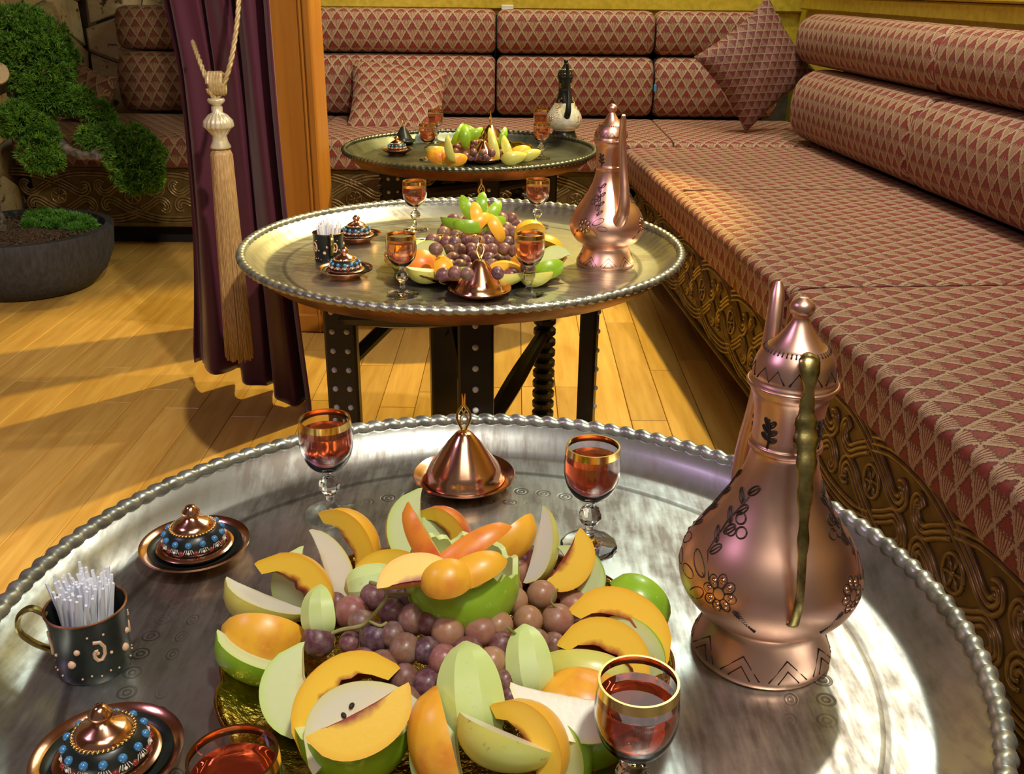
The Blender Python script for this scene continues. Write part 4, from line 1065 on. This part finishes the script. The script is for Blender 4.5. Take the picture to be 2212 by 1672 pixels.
mid_g = [(967, 1365, 37, 1), (1037, 1363, 35, 1), (1076, 1352, 34, 1), (960, 1427, 37, 1), (922, 1405, 31, 0), (1062, 1430, 35, 1), (1082, 1392, 30, 0), (924, 1476, 34, 0), (873, 1466, 32, 0), (1010, 1405, 32, 0), (893, 1338, 36, 0), (930, 1345, 30, 0), (885, 1512, 32, 0), (930, 1530, 28, 0), (875, 1402, 36, 0), (1090, 1470, 30, 0), (1100, 1505, 26, 0), (1005, 1330, 32, 0), (840, 1500, 26, 0), (1060, 1330, 32, 0)]
left_g = [(760, 1322, 38, 1), (806, 1290, 29, 0), (848, 1322, 31, 0), (812, 1378, 36, 0), (756, 1388, 25, 0), (688, 1382, 37, 0), (828, 1440, 37, 0), (862, 1275, 27, 0), (728, 1300, 28, 0), (848, 1372, 30, 0), (890, 1292, 30, 0), (785, 1425, 28, 0), (780, 1345, 30, 0), (930, 1300, 30, 0)]
bz = PC1+Vector((0, 0, .0045))
b_r, _ = bunch('rosy tan grape bunch right of the carved apple on the nearest platter', bz, right_g, mz)
b_m, _ = bunch('dusky purple grape bunch in front of the carved apple on the nearest platter', bz, mid_g, mz)
b_l, _ = bunch('dark grape bunch with a bare stem left of the carved apple on the nearest platter', bz, left_g, mz)
def hp(px, py, z): return P(px, py, z)-bz
for pts, r in (([hp(895, 1285, .560), hp(850, 1284, .566), hp(838, 1284, .566)], .0016), ([hp(800, 1258, .562), hp(822, 1266, .566), hp(838, 1284, .566), hp(822, 1310, .562), hp(800, 1335, .552), hp(780, 1352, .545), hp(740, 1360, .540), hp(718, 1368, .536)], .0016), ([hp(780, 1352, .545), hp(778, 1385, .53), hp(776, 1402, .525)], .0011), ([hp(795, 1340, .55), hp(820, 1352, .548), hp(835, 1345, .548)], .0012)):
    mb = MB(); mb.tube(spline(pts, 6), r, 8); mb.build('stem', M['grape_stem'], b_l)
mb = MB(); mb.tube(spline([hp(1095, 1355, .555), hp(1120, 1375, .545), hp(1150, 1402, .53)], 5), .0012, 8); mb.build('stem', M['grape_stem'], b_r); mb = MB(); mb.tube(spline([hp(1205, 1272, .55), hp(1190, 1300, .54), hp(1215, 1320, .53)], 5), .0011, 6); mb.build('stem', M['grape_stem'], b_r)

# carved apple cup with peach petals on top of the grapes
def cup(label, px, py, z, R, tilt=.25):
    c = P(px, py, z); t = thing('carved_apple', label, 'apple', c, 0); rg = random.Random(3)
    t.rotation_euler = (-tilt*.4, .12, 0); n = 60; rim = []
    h = .0
    for k in range(n): h = h*.7+rg.uniform(-.0025, .0025); rim.append(h+(.006 if k % 17 < 2 else 0)*-1+.003*math.sin(k*.9))
    for k in range(6): rim[-1-k] = rim[-1-k]*k/6+rim[0]*(1-k/6)
    mb = MB()
    for off in (0, -.0045):
        for j in range(9):
            a = -.85+j/8*1.22
            for k in range(n):
                th = 2*PI*k/n; r = (R+off)*math.cos(a); zz = (R+off)*math.sin(a)*1.12+(rim[k]*(j/8)**3); mb.v.append((r*math.cos(th), r*math.sin(th), zz))
    for o_ in (0, 1):
        for j in range(8):
            for k in range(n):
                q = (o_*9*n+j*n+k, o_*9*n+j*n+(k+1) % n, o_*9*n+(j+1)*n+(k+1) % n, o_*9*n+(j+1)*n+k); mb.f.append(q if not o_ else q[::-1]); mb.mi.append(o_)
    for k in range(n):
        mb.f.append((8*n+k, 8*n+(k+1) % n, 17*n+(k+1) % n, 17*n+k)); mb.mi.append(1)
    mb.f.append(tuple(range(n))[::-1]); mb.mi.append(0); mb.f.append(tuple(9*n+k for k in range(n))); mb.mi.append(1)
    mb.build('shell', [M['apple_skin'], M['peeled']], t, True, 50); return t
cup('hollowed green apple cup holding peach petals on top of the nearest grapes', 1000, 1250, .562, .0455)
for px, py, z, an, s, hf, R, Lh, lab, kw in (
 (928, 1180, .590, 122, 62, 24, .021, .037, 'upright red-skinned peach petal at the back of the apple cup', {'skin': 'peach_red'}),
 (1010, 1192, .590, 33, 72, 28, .019, .038, 'long orange peach petal leaning right in the apple cup', {'skin': 'peach_red'}),
 (898, 1243, .588, 186, 235, 42, .022, .028, 'red-edged peach petal at the left of the apple cup', {'skin': 'peach_red'}),
 (965, 1252, .592, 10, 80, 50, .018, .019, 'rounded peach petal at the front of the apple cup', {}),
 (1022, 1237, .590, 24, 74, 40, .018, .026, 'orange peach petal at the front right of the apple cup', {})):
    slice_('peach_petal', lab, 'peach', px, py, z, an, s, hf, R, Lh, 0, 'peach petals in the carved apple', rin=.1, **kw)

# middle platter
G2 = 'fruit slices on the middle platter'
FR2 = [('peach', 908, 568, .502, -8, 70, 40, .034, .036, 'red-skinned peach wedge at the left of the middle platter', {'skin': 'peach_red'}),
 ('apple', 925, 542, .502, 5, -20, 28, .034, .034, 'pale apple slice behind the red peach on the middle platter', {}),
 ('pear', 925, 592, .496, -4, 140, 36, .030, .040, 'pale pear wedge at the front left of the middle platter', {}),
 ('peach', 958, 583, .506, 100, 100, 42, .026, .026, 'yellow peach chunk at the front of the middle platter', {}),
 ('apple', 1000, 597, .496, 4, 80, 40, .024, .026, 'small apple piece left of the conical lid on the middle platter', {}),
 ('peach', 1092, 583, .506, -4, -10, 40, .030, .036, 'yellow peach wedge right of the conical lid on the middle platter', {}),
 ('pear', 1090, 600, .497, 4, 130, 34, .026, .040, 'pale pear wedge under the peach right of the conical lid', {}),
 ('peach', 1130, 570, .510, 18, 40, 36, .030, .033, 'peach wedge behind the front right glass on the middle platter', {}),
 ('apple', 1192, 556, .508, 30, -20, 26, .034, .034, 'round green apple slice at the right edge of the middle platter', {}),
 ('apple', 1180, 582, .499, 15, 100, 38, .028, .034, 'green apple wedge at the front right of the middle platter', {}),
 ('peach', 1140, 495, .520, 20, 10, 34, .032, .034, 'peach wedge at the back right of the middle platter', {}),
 ('peach', 1185, 528, .514, -20, 20, 34, .030, .034, 'yellow peach wedge behind the round apple slice on the middle platter', {}),
 ('pear', 1160, 600, .495, 10, 120, 36, .024, .030, 'small pale pear wedge by the front right glass on the middle platter', {}),
 ('apple', 870, 560, .496, 60, 60, 34, .024, .030, 'pale apple wedge behind the front left glass on the middle platter', {})]
for k, px, py, z, an, s, hf, R, Lh, lab, kw in FR2: slice_(k+'_slice', lab, k, px, py, z, an, s, hf, R, Lh, 0, G2, **kw)
rg = random.Random(21); it = []
for j, (y, x0, x1) in enumerate(((592, 960, 1100), (578, 938, 1130), (560, 930, 1150), (541, 935, 1150), (522, 938, 1145), (505, 950, 1130), (490, 965, 1120), (476, 975, 1100))):
    n = int((x1-x0)/23)
    for k in range(n+1): it.append((x0+(x1-x0)*k/n+rg.uniform(-4, 4)+(j % 2)*8, y+rg.uniform(-4, 4), rg.uniform(14.5, 17), 0))
b2 = p2+Vector((0, 0, .0045))
bunch('tall mound of purple grapes on the middle platter', b2, it, mound(p2+Vector((0, -.02, 0)), .492, .095, .13))
for px, py, z, an, s, k, lab in (
 (1012, 452, .602, 120, 80, 'apple', 'upright pale green apple petal at the left of the middle fruit flower'), (1040, 448, .604, 85, 85, 'apple', 'tallest pale apple petal in the middle fruit flower'),
 (1062, 462, .600, 55, 90, 'apple', 'green apple petal leaning right in the middle fruit flower'), (1030, 470, .600, 100, 95, 'peach', 'yellow peach petal inside the middle fruit flower'),
 (985, 478, .592, 175, 60, 'apple', 'flat apple petal pointing left on the middle grapes'), (1012, 488, .592, -8, 95, 'apple', 'green apple petal lying at the front of the middle fruit flower'),
 (1060, 482, .592, 15, 95, 'apple', 'pale apple petal at the front right of the middle fruit flower'), (1070, 492, .586, -60, 80, 'peach', 'yellow peach petal hanging at the right of the middle grapes'),
 (1030, 484, .594, 40, 90, 'peach', 'small peach petal at the heart of the middle fruit flower')):
    slice_(k+'_petal', lab, k, px, py, z, an, s, 30, .022, .028, 0, 'petals of the fruit flower on the middle platter', rin=.1)

# farthest platter
G3 = 'fruit slices on the farthest platter'
FR3 = [('peach', 950, 338, .498, -5, 90, 45, .032, .040, 'yellow peach wedge at the left of the farthest platter', {}), ('pear', 945, 326, .504, 0, 110, 40, .030, .036, 'pale pear wedge at the left rear of the farthest platter', {}),
 ('pear', 972, 322, .530, 105, 60, 36, .026, .040, 'upright yellow pear wedge on the farthest platter', {}), ('peach', 985, 344, .496, 5, 100, 42, .028, .034, 'orange peach wedge at the front of the farthest platter', {}),
 ('apple', 990, 290, .545, 60, 110, 36, .026, .036, 'green apple petal at the top left of the farthest fruit', {}), ('apple', 1005, 296, .545, 95, 90, 36, .026, .036, 'green apple petal standing over the farthest grapes', {}),
 ('apple', 1025, 290, .552, 30, 95, 36, .024, .034, 'pale green apple petal at the top of the farthest fruit', {}), ('apple', 1015, 282, .556, 150, 90, 36, .022, .030, 'small green apple petal at the very top of the farthest fruit', {}),
 ('pear', 1066, 312, .530, 105, 85, 34, .026, .050, 'long pale pear wedge leaning on the farthest copper lid', {}), ('pear', 1095, 318, .520, 110, 75, 36, .026, .036, 'yellow pear wedge right of the farthest copper lid', {}),
 ('peach', 1125, 328, .502, 10, 90, 42, .028, .034, 'yellow peach wedge at the right of the farthest platter', {}), ('pear', 1110, 340, .496, 8, 100, 42, .030, .040, 'white pear wedge at the front right of the farthest platter', {}), ('pear', 1145, 334, .500, 15, 100, 42, .026, .034, 'white pear wedge at the right end of the farthest platter', {}),
 ('apple', 1085, 296, .540, 70, 100, 30, .022, .032, 'green apple wedge behind the long pear on the farthest platter', {})]
for k, px, py, z, an, s, hf, R, Lh, lab, kw in FR3: slice_(k+'_slice', lab, k, px, py, z, an, s, hf, R, Lh, 0, G3, **kw)
it = []
for j, (y, x0, x1) in enumerate(((340, 995, 1050), (329, 985, 1080), (318, 985, 1080), (307, 990, 1075))):
    for k in range(6): it.append((x0+(x1-x0)*k/5+rg.uniform(-2, 2), y+rg.uniform(-2, 2), rg.uniform(8, 9.2), 0))
bunch('small mound of purple grapes on the farthest platter', p3+Vector((0, 0, .0045)), it, mound(p3, .494, .06, .12))

# pear seeds set into the cut face
vl = sc.view_layers[0]; vl.update(); dg = bpy.context.evaluated_depsgraph_get()
pear = [o for o in COL.objects if o.get('label', '').startswith('white pear half')][0]
sd_ = MB(); sd_.ball((0, 0, 0), .0026, 8, (.7, 1.25, .7)); sdm = sd_.mesh('seed', M['engrave'])
for px, py in ((742, 1545), (760, 1524)):
    d = (P(px, py, .5)-CAM).normalized(); hit, p, nrm, fi, ob, mx = sc.ray_cast(dg, CAM, d)
    if hit and ob.name == pear.name: inst('seed', sdm, pear, p-pear.location, (0, 0, px))
